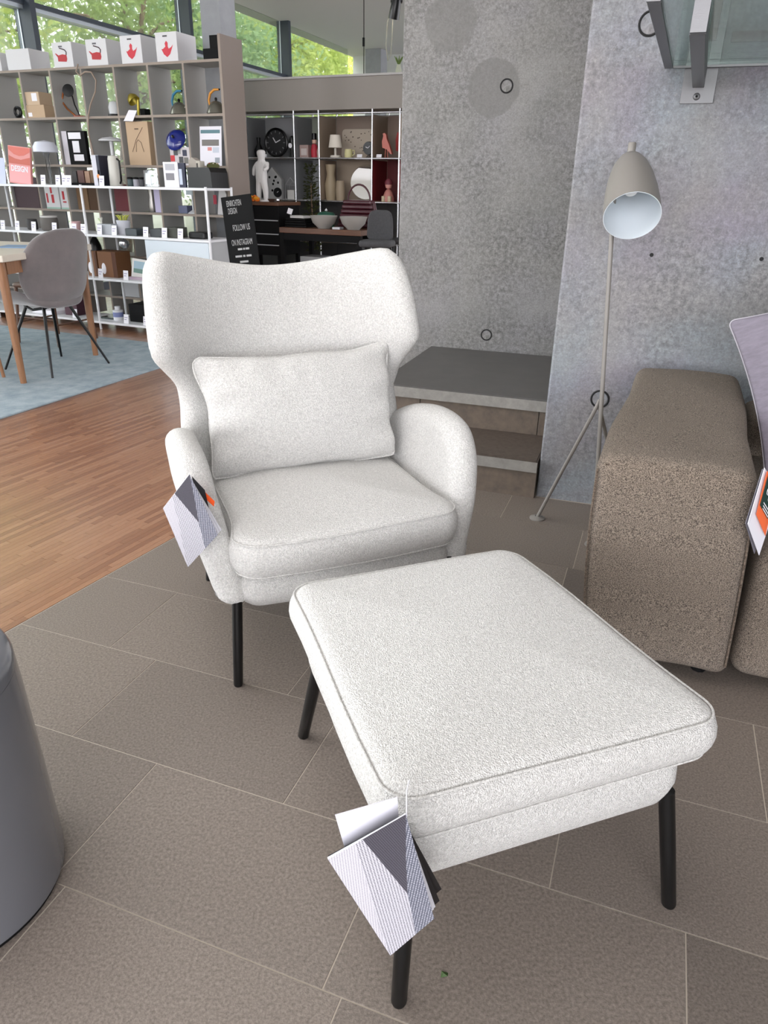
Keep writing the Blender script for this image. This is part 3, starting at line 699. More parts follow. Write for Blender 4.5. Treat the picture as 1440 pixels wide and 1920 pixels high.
for sx in (-1, 1): tube('side_seam', [sofa_arm(Vector((sx*.178, -.508, z))) for z in np.linspace(-.245, .25, 14)], .0028, M_SEAM, sa, 6)
rbox('seat', .46, .47, .185, .045, lambda p: Vector((p.x+.372+.465, p.y+.50, p.z+.212+(.012*math.cos(p.x*3) if p.z > .1 else 0))), M_SOFA, sofa, 8)
rbox('backrest', .46, .13, .25, .06, lambda p: Vector((p.x+.372+.465, p.y+.92, p.z+.29)), M_SOFA, sofa, 6)
for x, y in ((.06, .08), (.31, .08), (.06, .95), (1.25, .08), (1.25, .95)): tube('foot', [(x, y, 0), (x, y, .05)], .02, M_BLACKM, sofa, 10)
M_LILAC = mat('lilac_linen', lin(130, 124, 136), .9, noise=.18, nscale=60, bump=.5, bscale=260, stretch=(.3, 1, 1.6))
cu = thing('sofa_cushion', 'lilac-grey linen scatter cushion standing on the sofa', 'cushion', SO(.563, .60, .726), SO.a)
cu.rotation_euler = Euler((R(-14), R(-23), SO.a), 'XYZ')
cc_ = [Vector((p.x*(1-.08*(1-(p.y/.24)**2)), p.y*(1-.08*(1-(p.x/.24)**2)))) for p in rrect(.24, .24, .02, 5, m=16)]
puff('cover', cc_, .008, .006, lambda x, z, o: Vector((x, -o, z)), M_LILAC, cu, 3, dome=lambda x, z: .06*(max(0, 1-(abs(x)/.243)**2.6)**.9)*(max(0, 1-(abs(z)/.243)**2.6)**.9), ks=(.03, .07, .12, .18, .25, .33, .42, .52, .63, .75, .88))
tube('edge_piping', [Vector((p.x, 0, p.y)) for p in cc_], .003, mat('lilac_piping', lin(176, 172, 180), .9), cu, 6, True)

# ------------------------------------------------------------- floor lamp
M_LAMP = mat('lamp_warm_grey', lin(134, 130, 125), .42)
M_LAMPIN = mat('lamp_inside_white', lin(222, 230, 236), .5)
fl_ = thing('floor_lamp', 'warm grey tripod floor lamp with a bullet-shaped tilting shade', 'floor lamp', (.735, 2.44, 0))
def L3(x, y, z): return (x-.735, y-2.44, z)
stem_top = Vector(L3(.709, 2.5, 1.267)); stem_bot = Vector(L3(.775, 2.36, 0))
tube('stem', [stem_top, stem_top.lerp(stem_bot, .5), stem_bot], .0075, M_LAMP, fl_, 12)
ap = Vector(L3(.740, 2.425, .515))
lf, rf = Vector(L3(.611, 2.586, .006)), Vector(L3(.975, 2.655, .006))
arc = [ap+(lf-ap).normalized()*.05+Vector((0, 0, .004)), ap+(lf-ap).normalized()*.018+Vector((0, 0, .006)), ap+Vector((0, .006, .012)), ap+(rf-ap).normalized()*.018+Vector((0, 0, .006)), ap+(rf-ap).normalized()*.05+Vector((0, 0, .004))]
tube('rear_legs', [lf]+arc+[rf], .0068, M_LAMP, fl_, 10)
for p in (lf, rf, stem_bot): lathe('foot_disc', [(.0, .0), (.030, .0), (.030, .004), (.022, .008), (.009, .012)], M_LAMP, fl_, 24, (p.x, p.y, 0), cap=False)
top = Vector(L3(.766, 2.55, 1.286)); mouth = Vector(L3(.731, 2.335, 1.128)); axd = (mouth-top).normalized()
sh_e = lathe('shade', [(.008, 0), (.024, .003), (.040, .016), (.056, .052), (.069, .105), (.078, .165), (.083, .225), (.084, .272)], M_LAMP, fl_, 48, top, cap=False)
sh_e.rotation_euler = axd.to_track_quat('Z', 'Y').to_euler()
lathe('shade_lining', [(.0, .012), (.021, .012), (.037, .022), (.053, .057), (.066, .110), (.0755, .167), (.0805, .225), (.082, .2725), (.084, .2725)], M_LAMPIN, sh_e, 48, cap=False)
lathe('brass_collar', [(.0, -.006), (.0165, -.006), (.0165, .006), (.014, .007)], mat('brass', lin(180, 150, 70), .3, metal=1), sh_e, 20, cap=False)
lathe('cap', [(.0, .050), (.010, .049), (.0125, .046), (.0125, .008), (.010, .0)], M_LAMP, fl_, 20, top, cap=False)
jp = top.lerp(mouth, .34); tube('joint', [stem_top, stem_top.lerp(jp, .55)], .009, M_LAMP, fl_, 10)
lathe('bulb', [(.0, .06), (.02, .07), (.028, .10), (.03, .13), (.02, .155), (.0, .16)], mat('bulb_frosted', lin(240, 240, 238), .4), sh_e, 20, cap=False)

# ------------------------------------------------------------- glass shelf on the right wall
gs = thing('wall_glass_shelf', 'steel-framed green glass shelf bracketed to the concrete wall at upper right', 'glass shelf', RW(0, 0), RW.a)
M_GUN = mat('dark_steel', lin(92, 92, 94), .35, metal=.7)
def skew(name, a0, a1, b0, b1, z0, z1, v0, v1, m):
    V = [(a0, v0, z0), (a1, v0, z0), (b1, v1, z0), (b0, v1, z0), (a0, v0, z1), (a1, v0, z1), (b1, v1, z1), (b0, v1, z1)]
    return fixn(obj(name, V, [(0, 3, 2, 1), (4, 5, 6, 7), (0, 1, 5, 4), (1, 2, 6, 5), (2, 3, 7, 6), (3, 0, 4, 7)], m, gs))
skew('side_bar', .205, .232, .255, .280, 1.558, 1.575, -.975, -.012, M_GUN)
skew('side_upright', .203, .232, .206, .234, 1.5585, 2.35, -.985, -.965, M_STEEL)
skew('glass_bottom', .232, 1.7, .280, 1.7, 1.562, 1.570, -.972, -.03, M_GLASSG)
skew('glass_back', .280, 1.7, .280, 1.7, 1.562, 2.30, -.030, -.022, M_GLASSG)
skew('glass_edge', .280, 1.7, .280, 1.7, 1.556, 1.562, -.036, -.020, M_STEEL)
for d in (0, 1.15):
    br = skew('bracket_bar', .300+d, .332+d, .350+d, .385+d, 1.503, 1.553, -.94, -.004, M_GUN)
    skew('bracket_upright', .300+d, .332+d, .302+d, .334+d, 1.5035, 2.35, -.965, -.94, M_STEEL)
    pv_, pf_ = boxgeo(.318+d, .420+d, -.006, -.0005, 1.458, 1.75, .001); plate = obj('bracket_plate', pv_, pf_, M_STEEL, gs)
    lathe('screw', [(.0, .006), (.005, .006), (.0095, .004), (.011, 0)], M_STEEL, plate, 16, (.367+d, -.006, 1.478), (R(90), 0, 0), cap=False)
    lathe('screw_socket', [(.0, .0064), (.004, .0064)], M_BLACKM, plate, 6, (.367+d, -.006, 1.478), (R(90), 0, 0), cap=False)
RUST = mat('brown_rail', lin(112, 98, 90), .5)
box('back_rail', .44, 1.7, -.020, -.004, 1.624, 1.652, RUST, gs, .002)
box('back_post', .372, .396, -.020, -.007, 1.63, 2.3, RUST, gs, .002)
# crumb of leaf on the floor
tag(obj('leaf_scrap', [(-.006, -.004, .001), (.006, -.003, .004), (.007, .004, .002), (-.004, .005, .005), (0, 0, .006)], [(0, 1, 4), (1, 2, 4), (2, 3, 4), (3, 0, 4)], mat('leaf_scrap', lin(60, 84, 40), .7), None, (.114, .764, 0)), 'tiny green leaf scrap lying on the floor tiles', 'leaf')
# ============================================================= the shop behind
def it(name, label, cat, u, v, z, rz=0, group=None): return thing(name, label, cat, S(u, v, z), S.a+R(rz), group)
Cc = {}
def K(r, g, b, rough=.55, **k): return mat('paint_%d_%d_%d_%d' % (r, g, b, int(rough*100)), lin(r, g, b), rough, **k)
# ------------------------------------------------------------- grid shelf
gsh = it('grid_shelf', 'tall grey open grid shelf with taupe end panel dividing the shop', 'shelf', 0, 0, 0)
LV = [2.048, 1.685, 1.317, .95, .585, .22]
for z in LV: box('shelf_board', -2.32, 1.150, .42, .692, z-.018, z, [M_BOARD, M_BOARDEDGE], gsh, midx=[0, 0, 1, 0, 0, 0])
for k in range(-4, 6): box('divider', -.940+.347*k, -.923+.347*k, .421, .691, .02, 2.031, [M_BOARD, M_BOARDEDGE], gsh, midx=[0, 0, 1, 0, 0, 0])
box('end_panel', 1.150, 1.172, .41, .70, 0, 2.205, [M_TAUPE, M_BOARDEDGE], gsh, midx=[0, 0, 1, 0, 0, 0])
# ------------------------------------------------------------- white rack
rk = it('tube_rack', 'low white tube-framed rack with four white shelves in front of the grid shelf', 'shelf', 0, 0, 0)
for u in (-2.48, -1.24, 0, 1.24):
    for v in (0, .33): tube('post', [(u, v, 0), (u, v, 1.162)], .0105, M_WHITE, rk, 8)
RL = [1.155, .785, .435, .07]
for z in RL:
    for u0 in (-2.48, -1.24, 0): box('rack_shelf', u0+.002, u0+1.238, -.012, .342, z-.018, z, M_WHITE, rk, .002)
cbm = mat('pale_blue_white', lin(206, 216, 224), .45)
cb_ = box('cabinet', .60, 1.228, .012, .338, .4355, .766, K(176, 178, 180), rk)
box('cabinet_door', .603, 1.225, -.004, .012, .438, .764, cbm, cb_, .0015)
# ------------------------------------------------------------- generic small goods
def bx(name, label, cat, u, v, z, w_, d, h, m, rz=0, group=None, c=.002):
    o = box(name, -w_/2, w_/2, -d/2, d/2, 0, h, m, None, c, S(u, v, z), (0, 0, S.a+R(rz))); return tag(o, label, cat, group)
def carton(u, w_, d, h, label, logo=None, name='carton', z=2.048, v0=.435, m=None, group=None):
    t = it(name, label, 'box', u, v0, z, 0, group); m = m or K(214, 213, 216, .7)
    box('body', -w_/2, w_/2, 0, d, 0, h, m, t, .002)
    box('lid_seam', -w_/2+.004, w_/2-.004, d*.5-.003, d*.5+.003, h-.0005, h+.001, K(170, 168, 168), t)
    if logo: logo(t, w_, h)
    return t
REDP = K(176, 34, 44, .6)
def kettle_logo(t, w_, h):
    e = -.0015
    prism('print_kettle', [(-.055, .045), (.035, .04), (.045, .06), (.042, .088), (.0, .094), (-.045, .088), (-.075, .105), (-.078, .099), (-.055, .075)], e, 0, REDP, t)
    tube('print_handle', [(.040, e, .088), (.045, e, .108), (.03, e, .124), (.0, e, .132), (-.025, e, .138)], .0045, K(70, 52, 58), t, 6)
    box('print_caption', -.035, .005, e, 0, h*.80, h*.86, K(96, 94, 100), t)
def bird_logo(t, w_, h):
    e = -.0015
    prism('print_bird', [(-.05, .085), (-.03, .05), (.0, .03), (.03, .05), (.05, .085), (.062, .11), (.045, .095), (.02, .085), (.012, .10), (.014, .125), (.0, .138), (-.014, .122), (-.01, .1), (-.035, .085)], e, 0, K(200, 40, 58), t)
    box('print_caption', -.03, .012, e, 0, h*.84, h*.89, K(70, 66, 70), t)
carton(-.42, .215, .24, .180, 'leftmost white carton printed with a red kettle on the shelf top', kettle_logo)
carton(-.052, .215, .24, .185, 'second white carton printed with a red kettle on the shelf top', kettle_logo)
carton(.305, .21, .24, .192, 'white carton printed with a red bird, left of its twin', bird_logo)
carton(.655, .205, .24, .196, 'rightmost white carton printed with a red bird, beside the black boxes', bird_logo)
carton(-.93, .27, .22, .155, 'plain white carton left of the kettle cartons on the shelf top')
carton(-1.25, .22, .22, .140, 'plain white carton at the left picture edge on the shelf top')
bx('black_box', 'low black box on the shelf top beside the taupe panel', 'box', 1.065, .52, 2.048, .15, .16, .072, M_BLACKM)
bx('black_box', 'smaller black box stacked on the low black box', 'box', 1.085, .53, 2.120, .095, .13, .088, M_BLACKM)
# ---- second row
def cyl(name, label, cat, u, v, z, prof, m, seg=20, group=None):
    o = lathe(name, prof, m, None, seg, S(u, v, z), (0, 0, S.a), cap=False); return tag(o, label, cat, group)
t = it('table_lamp', 'small black ring-shaped lamp at the left of the second shelf row', 'lamp', -1.11, .5, 1.685)
torus('ring', .035, .013, M_BLACK, t, (0, 0, .055)); lathe('base', [(.0, .012), (.03, .012), (.034, 0)], M_BLACK, t, 16, cap=False)
KR = K(186, 160, 132, .8)
t = it('cardboard_box', 'lower cardboard box of the pair in the second shelf row', 'box', -.82, .49, 1.685); box('body', -.105, .105, -.06, .1, 0, .098, KR, t, .002); box('sticker', -.09, -.045, -.0615, -.06, .01, .04, M_PAPER, t)
t = it('cardboard_box', 'upper cardboard box of the pair, carrying a white sticker', 'box', -.845, .49, 1.783); box('body', -.075, .085, -.055, .09, 0, .1, K(196, 172, 146, .8), t, .002); box('sticker', 0, .06, -.0565, -.055, .03, .09, M_PAPER, t)
COP = mat('copper', lin(176, 108, 66), .3, metal=.9)
t = it('copper_lamp', 'copper wire desk lamp with a black disc head', 'lamp', -.47, .52, 1.685)
tube('arm', [(.02, 0, .012), (-.07, 0, .07), (-.12, 0, .13), (-.09, 0, .19), (-.055, 0, .245)], .008, COP, t, 8)
lathe('head', [(.0, 0), (.045, .004), (.05, .02), (.0, .024)], M_BLACK, t, 20, (.0, -.02, .2), (R(80), 0, R(20)), cap=False)
lathe('base', [(.0, .018), (.05, .015), (.055, 0)], K(150, 80, 66), t, 20, (.06, 0, 0), cap=False)
tube('lever', [(.06, 0, .018), (.02, 0, .10), (.0, 0, .2)], .006, M_BLACK, t, 6)
cord = it('lamp_cord', 'pale looped lamp cord hanging down the front of the grid shelf', 'cord', 0, .403, 1.30)
tube('flex', [(-.236, 0, .762), (-.268, 0, .71), (-.235, 0, .68), (-.17, 0, .705), (-.105, 0, .70), (-.066, 0, .64), (-.09, 0, .56), (-.16, 0, .47), (-.2, 0, .39), (-.225, 0, .25), (-.205, 0, .12), (-.19, 0, .02)], .006, K(150, 132, 118), cord, 6)
t = it('table_lamp', 'small grey domed lamp on a black base in the second shelf row', 'lamp', -.015, .52, 1.685)
lathe('base', [(.0, .02), (.055, .02), (.058, 0)], M_BLACK, t, 20, cap=False); lathe('dome', [(.045, .02), (.05, .07), (.035, .11), (.0, .12)], K(196, 198, 200, .3), t, 20, cap=False)
t = it('spot_lamp', 'brass-yellow clamp lamp in the middle of the second shelf row', 'lamp', .235, .52, 1.685)
BRS = mat('brass_yellow', lin(176, 160, 66), .35, metal=.6)
tube('pole', [(0, 0, 0), (.01, 0, .12)], .012, BRS, t, 10); lathe('head', [(.05, 0), (.045, .03), (.02, .06), (.0, .065)], BRS, t, 18, (-.02, -.01, .11), (0, R(-40), 0), cap=False)
box('black_block', .035, .085, -.02, .05, 0, .055, M_BLACKM, t, .003)
def kettle(u, hm, label):
    t = it('kettle', label, 'kettle', u, .50, 1.685)
    lathe('body', [(.0, .0), (.072, .0), (.08, .006), (.076, .02), (.060, .055), (.036, .084), (.012, .094), (.0, .095)], K(128, 126, 116, .25, metal=.7), t, 28, cap=False)
    lathe('knob', [(.0, .094), (.008, .095), (.012, .105), (.008, .116), (.0, .118)], M_BLACK, t, 14, cap=False)
    tube('handle', [(-.062, 0, .055), (-.068, 0, .10), (-.05, 0, .145), (-.01, 0, .17), (.035, 0, .17)], [.006, .009, .010, .010, .007], hm, t, 8)
    lathe('handle_tip', [(.0, -.008), (.009, 0), (.0, .008)], M_BLACK, t, 10, (.038, 0, .17), cap=False)
    tube('spout', [(.05, 0, .045), (.085, 0, .07), (.1, 0, .075)], [.014, .010, .007], K(128, 126, 116, .25, metal=.7), t, 8)
kettle(.675, K(48, 118, 150), 'steel dome kettle with a blue arched handle')
kettle(1.035, K(206, 140, 52), 'steel dome kettle with an orange arched handle')
t = it('leaflet', 'white leaflet hanging over the shelf edge above the big cardboard box', 'leaflet', .235, .40, 1.645); obj('sheet', [(-.06, 0, 0), (.035, .0, -.004), (.065, .03, .075), (-.02, .03, .08), (-.06, 0, -.001), (.035, .0, -.005), (.065, .03, .074), (-.02, .03, .079)], [(0, 1, 2, 3), (7, 6, 5, 4), (0, 4, 5, 1), (1, 5, 6, 2), (2, 6, 7, 3), (3, 7, 4, 0)], M_PAPER, t)
# ---- third row
t = it('cardboard_box', 'tall kraft cardboard box with a line-drawn lamp in the third shelf row', 'box', .275, .432, 1.317)
box('body', -.115, .115, 0, .22, 0, .325, KR, t, .002); LN = K(104, 86, 70, .8)
tube('print_line', [(-.07, -.0012, .10), (-.02, -.0012, .19), (.06, -.0012, .28)], .0022, LN, t, 5)
tube('print_line', [(-.03, -.0012, .10), (-.02, -.0012, .17), (.0, -.0012, .19), (.03, -.0012, .17), (.05, -.0012, .10)], .0022, LN, t, 5)
box('hand_hole', -.025, .015, -.0015, 0, .265, .275, LN, t)
t = it('collage_box', 'collage-printed box below the blue pan', 'box', .685, .50, 1.317)
box('body', -.10, .10, -.06, .1, 0, .135, K(196, 190, 192), t, .002)
for i, (x, z, c) in enumerate(((-.085, .03, (196, 40, 50)), (-.05, .075, (70, 70, 74)), (.0, .02, (60, 60, 64)), (.04, .07, (44, 46, 70)), (.05, .015, (110, 108, 104)), (-.02, .085, (150, 150, 150)))):
    box('print_picture', x-.012, x+.03, -.0615, -.06, z, z+.045, K(*c), t)
t = it('blue_pan', 'dark blue enamel pan lid tilted on the collage box', 'pan', .645, .455, 1.455)
o = lathe('lid', [(.0, .035), (.04, .033), (.075, .02), (.088, .0), (.084, -.002), (.0, .02)], K(26, 38, 120, .12, coat=.5), t, 28, (0, 0, .05), (R(62), R(14), 0), cap=False)
lathe('knob', [(.0, .06), (.012, .055), (.008, .034)], M_BLACK, o, 12, cap=False)
t = it('toy_bird', 'red and white toy bird beside the blue pan', 'toy', .755, .54, 1.452)
lathe('body', [(.0, 0), (.025, .004), (.032, .04), (.02, .08), (.014, .11), (.0, .125)], M_WHITE, t, 16, cap=False); lathe('wing', [(.0, .02), (.03, .045), (.02, .085), (.0, .09)], K(190, 30, 36), t, 14, (.016, -.008, 0), cap=False)
t = it('poster', 'white product leaflet with teal header leaning beside the taupe panel', 'poster', .985, .44, 1.317)
sh = box('sheet', -.105, .105, 0, .004, 0, .285, K(226, 224, 232), t, 0, rot=(R(-6), 0, 0))
for (x0, x1, z0, z1, c) in ((-.095, .09, .235, .26, (86, 122, 132)), (-.085, .08, .145, .19, (112, 108, 104)), (-.03, .01, .11, .135, (206, 130, 124)), (.02, .08, .095, .135, (190, 196, 208)), (.04, .085, .02, .06, (150, 156, 164))): box('print_block', x0, x1, -.0008, 0, z0, z1, K(*c), sh)
t = it('display_frame', 'black display frame holding three white cards', 'frame', -.415, .432, 1.317)
box('side_face', -.15, -.085, .0, .03, 0, .262, K(196, 190, 198), t, .002); fr = box('frame', -.085, .12, -.006, .03, 0, .262, M_BLACKM, t, .002)
for x0, x1, z0, z1 in ((-.065, .075, .2, .25), (-.03, .045, .095, .185), (-.03, .08, .03, .08)): box('card', x0, x1, -.0085, -.006, z0, z1, M_PAPER, fr)
t = it('mushroom_lamp', 'white mushroom-shaped lamp behind the white flask', 'lamp', -.118, .54, 1.317)
lathe('base', [(.0, .012), (.05, .012), (.052, 0)], M_WHITE, t, 20, cap=False); lathe('stem', [(.014, .01), (.014, .19)], M_WHITE, t, 14); lathe('shade', [(.1, .188), (.102, .196), (.07, .212), (.0, .222)], M_WHITE, t, 28, cap=False); lathe('shade_under', [(.1, .188), (.0, .186)], M_WHITE, t, 28, cap=False)
# ---- on the white rack, top
CL = glass('clear_acrylic', (.93, .95, .97, 1), .12)
t = it('acrylic_lamp', 'clear acrylic lamp with a milky dome beside the pink poster', 'lamp', -.50, .17, 1.155)
lathe('base', [(.0, .008), (.06, .008), (.06, 0)], CL, t, 24, cap=False); lathe('stem', [(.016, .008), (.016, .2), (.03, .25)], CL, t, 16, cap=False); lathe('dome', [(.10, .25), (.098, .29), (.075, .325), (.0, .34)], mat('milky', lin(208, 212, 224), .25), t, 28, cap=False)
tag(box('flyer', -.06, .06, 0, .003, 0, .205, K(196, 202, 226), None, 0, S(-.955, .05, 1.155), (R(-8), 0, S.a)), 'pale blue printed flyer standing at the left picture edge', 'flyer')
t = it('design_poster', 'pink and orange standing print lettered in white on the rack top', 'poster', -.73, .055, 1.155)
ds = box('panel', -.125, .125, 0, .02, 0, .292, K(214, 142, 138), t, .001, rot=(R(-5), R(5), 0))
prism('print_arc', [(-.12, .285), (.12, .285), (.12, .255), (.05, .225), (0, .218), (-.06, .228), (-.12, .262)], -.0012, 0, K(206, 104, 90), ds)
prism('print_band', [(-.12, .215), (-.05, .195), (.02, .19), (.12, .215), (.12, .155), (-.12, .155)], -.0014, 0, K(190, 92, 76), ds)
box('print_base', -.12, .12, -.0012, 0, .01, .145, K(232, 160, 162), ds)
text_mesh('lettering', 'DESIGN', .062, M_PAPER, ds, (0, -.003, .098), (R(90), 0, 0), .90, 'CENTER', .0004, .0016)
t = it('flask', 'white vacuum flask with a black handle on the rack top', 'flask', .235, .16, 1.155)
lathe('body', [(.0, 0), (.05, 0), (.052, .01), (.046, .20), (.04, .222), (.0, .226)], K(200, 198, 190, .35), t, 28, cap=False); tube('handle', [(.044, -.01, .2), (.075, -.02, .185), (.072, -.02, .04), (.05, -.01, .02)], .008, M_BLACK, t, 8)
t = it('book', 'white and navy boxed set standing left of the flask', 'book', .105, .14, 1.155); box('block', -.04, .04, -.05, .06, 0, .226, K(206, 206, 216), t, .002); box('navy_band', .012, .0412, -.0515, .061, .002, .224, K(34, 36, 54), t)
t = it('watch_stand', 'small stand with a copper-faced watch in front of the flask', 'watch', .165, .045, 1.155); box('stand', -.015, .015, 0, .025, 0, .06, M_BLACKM, t, .003); lathe('dial', [(.0, .004), (.015, .003), (.016, 0)], COP, t, 16, (0, -.001, .07), (R(90), 0, 0), cap=False); box('strap', -.009, .009, .0, .006, .0, .115, M_BLACKM, t, .002)
t = it('presentation_tray', 'dark tray holding small brown boxes on the rack top', 'tray', -.09, .2, 1.155); box('tray', -.15, .15, -.07, .08, 0, .018, M_BLACKM, t, .003)
for i, (x, w2, h, c) in enumerate(((-.12, .05, .09, (40, 34, 34)), (-.05, .07, .095, (86, 52, 46)), (.02, .05, .09, (150, 118, 96)), (.08, .05, .1, (96, 70, 42)))): box('small_box', x-w2/2, x+w2/2, -.04, .05, .018, .018+h, K(*c), t, .002)
for i, (x, c, lb) in enumerate(((.395, (56, 72, 74), 'teal-grey lidded jar, first of three in the row on the rack top'), (.455, (150, 150, 158), 'pale lidded jar in the middle of three on the rack top'), (.515, (50, 50, 56), 'charcoal lidded jar next to the glass block on the rack top'))):
    t = it('jar', lb, 'jar', x, .15, 1.155, 0, 'jars on the rack top'); lathe('body', [(.0, 0), (.024, 0), (.026, .006), (.026, .052), (.0, .054)], K(*c), t, 16, cap=False); lathe('lid', [(.027, .053), (.027, .066), (.0, .07)], M_BLACKM, t, 16, cap=False)
t = it('glass_block', 'faceted clear glass block on the rack top beside the jars', 'ornament', .605, .15, 1.155); prism('body', [(-.045, 0), (.045, 0), (.05, .08), (.02, .125), (-.045, .118)], -.03, .04, CL, t); prism('facet', [(-.03, .02), (.03, .01), (.03, .09), (-.02, .1)], -.034, -.030, K(214, 222, 228, .2), t)
t = it('magazine', 'upright white magazine with a grey photograph on the rack top', 'magazine', .865, .08, 1.155); mg = box('block', -.07, .07, 0, .02, 0, .178, M_PAPER, t, .001); box('print_photo', -.05, .03, -.0012, 0, .05, .1, K(128, 126, 132), mg); box('print_text', -.05, .04, -.0012, 0, .12, .165, K(176, 176, 184), mg)
t = it('magazine', 'upright navy and white magazine right of the white one', 'magazine', .965, .085, 1.155); mg = box('block', -.03, .03, 0, .02, 0, .172, K(34, 38, 62), t, .001); box('print_photo', -.026, .002, -.0012, 0, .02, .13, K(190, 200, 216), mg)
t = it('tray_box', 'black lacquer display box at the right end of the rack top', 'box', 1.115, .19, 1.155); prism('body', [(-.105, 0), (.12, 0), (.115, .11), (.10, .142), (-.10, .142)], -.1, .12, M_BLACK, t)
t = it('wooden_house', 'small grey wooden house block standing on the black display box', 'ornament', 1.055, .15, 1.297); prism('walls', [(-.045, 0), (.025, 0), (.025, .05), (-.01, .07), (-.045, .05)], -.03, .03, K(160, 152, 142), t); prism('annex', [(.025, 0), (.06, 0), (.06, .045), (.025, .048)], -.03, .03, K(176, 170, 158), t); box('doorway', .028, .042, -.032, -.028, 0, .03, K(60, 56, 52), t)
t = it('moss_arrangement', 'green moss arrangement with red dots on the black display box', 'plant', 1.165, .22, 1.297)
lathe('moss', [(.0, 0), (.045, .002), (.05, .02), (.03, .035), (.0, .04)], K(84, 88, 50, .9), t, 18, cap=False)
for i in range(7): a = i*.9; lathe('berry', [(.0, -.007), (.007, 0), (.0, .007)], K(176, 40, 44) if i % 2 else K(216, 208, 196), t, 8, (.036*math.cos(a), .036*math.sin(a), .03), cap=False)
# ---- grid row behind the rack (z = .95)
bx('storage_box', 'wide plum-brown storage box in the left lower grid cells', 'box', -1.115, .52, .95, .30, .16, .26, K(78, 62, 66, .8))
def gift(u, w_, label, marks):
    t = it('gift_box', label, 'box', u, .432, .95); box('body', -w_/2, w_/2, 0, .15, 0, .19, K(204, 202, 204), t, .002); box('green_foot', -w_/2, w_/2, -.001, 0, .0, .014, K(150, 182, 168), t)
    for x, z, w2, h in marks: box('print_mark', x, x+w2, -.0013, 0, z, z+h, REDP, t)
gift(-.79, .17, 'white gift box with several red bottle prints', ((-.07, .05, .02, .08), (-.01, .05, .03, .07), (-.015, .13, .022, .05)))
gift(-.645, .095, 'narrow white gift box with one red bottle print', ((-.02, .08, .025, .07), (-.02, .055, .04, .012)))
bx('brown_box', 'mid-brown box in the grid cell above the price cards', 'box', -.46, .54, .95, .13, .15, .20, K(118, 92, 66, .8))
bx('brown_box', 'dark brown box next to the mid-brown one', 'box', -.335, .54, .95, .10, .15, .23, K(78, 54, 34, .8))
bx('red_box', 'deep crimson box in the grid shelf behind the rack', 'box', .0, .53, .95, .155, .15, .215, K(96, 18, 32, .6))
cyl('silver_vase', 'slim silver vase in the grid cell right of the crimson box', 'vase', .27, .53, .95, [(.0, 0), (.03, 0), (.036, .04), (.024, .12), (.03, .2), (.026, .2), (.0, .19)], K(150, 146, 142, .25, metal=.6))
bx('card_pack', 'pale lilac card pack standing beside the silver vase', 'card', .385, .50, .95, .105, .03, .19, K(196, 188, 218))
def small_lamp(u, v, z, label, h=.165):
    t = it('small_lamp', label, 'lamp', u, v, z); lathe('foot', [(.0, .025), (.012, .025), (.045, .004), (.045, 0)], M_WHITE, t, 20, cap=False); tube('pole', [(0, 0, .02), (0, 0, h-.05)], .006, M_WHITE, t, 8); lathe('shade', [(.05, h-.055), (.046, h), (.0, h)], K(190, 202, 208), t, 20, cap=False); return t
small_lamp(.70, .53, .95, 'small white cone-foot lamp in the grid cell near the rack end', .20)
bx('blue_card_box', 'flat slate-blue box beside the small white lamp', 'box', .615, .55, .95, .09, .1, .06, K(100, 106, 134))
t = it('pouch', 'white pouch with a red tag in the rightmost lower grid cell', 'pouch', 1.02, .53, .95); prism('bag', [(-.05, 0), (.06, 0), (.05, .16), (.03, .2), (-.02, .19)], -.03, .05, K(200, 198, 198), t); box('tag', -.075, -.045, -.04, -.034, .08, .15, K(156, 34, 56), t)
# ---- price cards
def card(u, z, label, v=.018, w_=.052, h=.075, rz=0):
    t = it('price_card', label, 'price card', u, v, z, rz, 'price cards on the rack'); b_ = box('card', -w_/2, w_/2, 0, .002, 0, h, M_PAPER, t, 0, rot=(R(-8), 0, 0)); 
    box('print_line', -w_*.35, w_*.3, -.0007, 0, h*.62, h*.7, K(150, 142, 176), b_); box('print_line', -w_*.35, w_*.1, -.0007, 0, h*.38, h*.46, K(150, 142, 176), b_)
for u, lb in ((-1.0, 'at the left picture edge on the second rack shelf'), (-.824, 'left of the small charcoal pot'), (-.628, 'between the charcoal and the large grey pot'), (-.387, 'right of the large grey pot'), (-.164, 'in front of the pink pot'), (-.063, 'just left of the second rack post'),
              (.115, 'propped against the pale grey box'), (.272, 'in front of the pale planter'), (.600, 'between the two slate boxes'), (.788, 'in front of the second slate box'), (.945, 'at the black case end')):
    card(u, .785, 'white price card '+lb)
for u, lb in ((-.42, 'under the acrylic lamp on the rack top'), (-.255, 'left of the dark tray, widest of three'), (-.185, 'middle one of three before the dark tray'), (-.135, 'right one of three before the dark tray'), (.215, 'in front of the boxed set and flask')):
    card(u, 1.155, 'white price card '+lb, .012)
for u, lb in ((.06, 'in front of the brown speaker boxes'), (.335, 'left of the little picture frame')): card(u, .435, 'white price card '+lb)
for u, lb in ((.277, 'before the black case on the bottom rack shelf'), (.49, 'at the right of the bottom rack shelf'), (-.31, 'on the bottom rack shelf behind the grey chair')): card(u, .07, 'white price card '+lb)
card(1.195, .562, 'lilac price label stuck to the pale cabinet door', -.012, .05, .14)
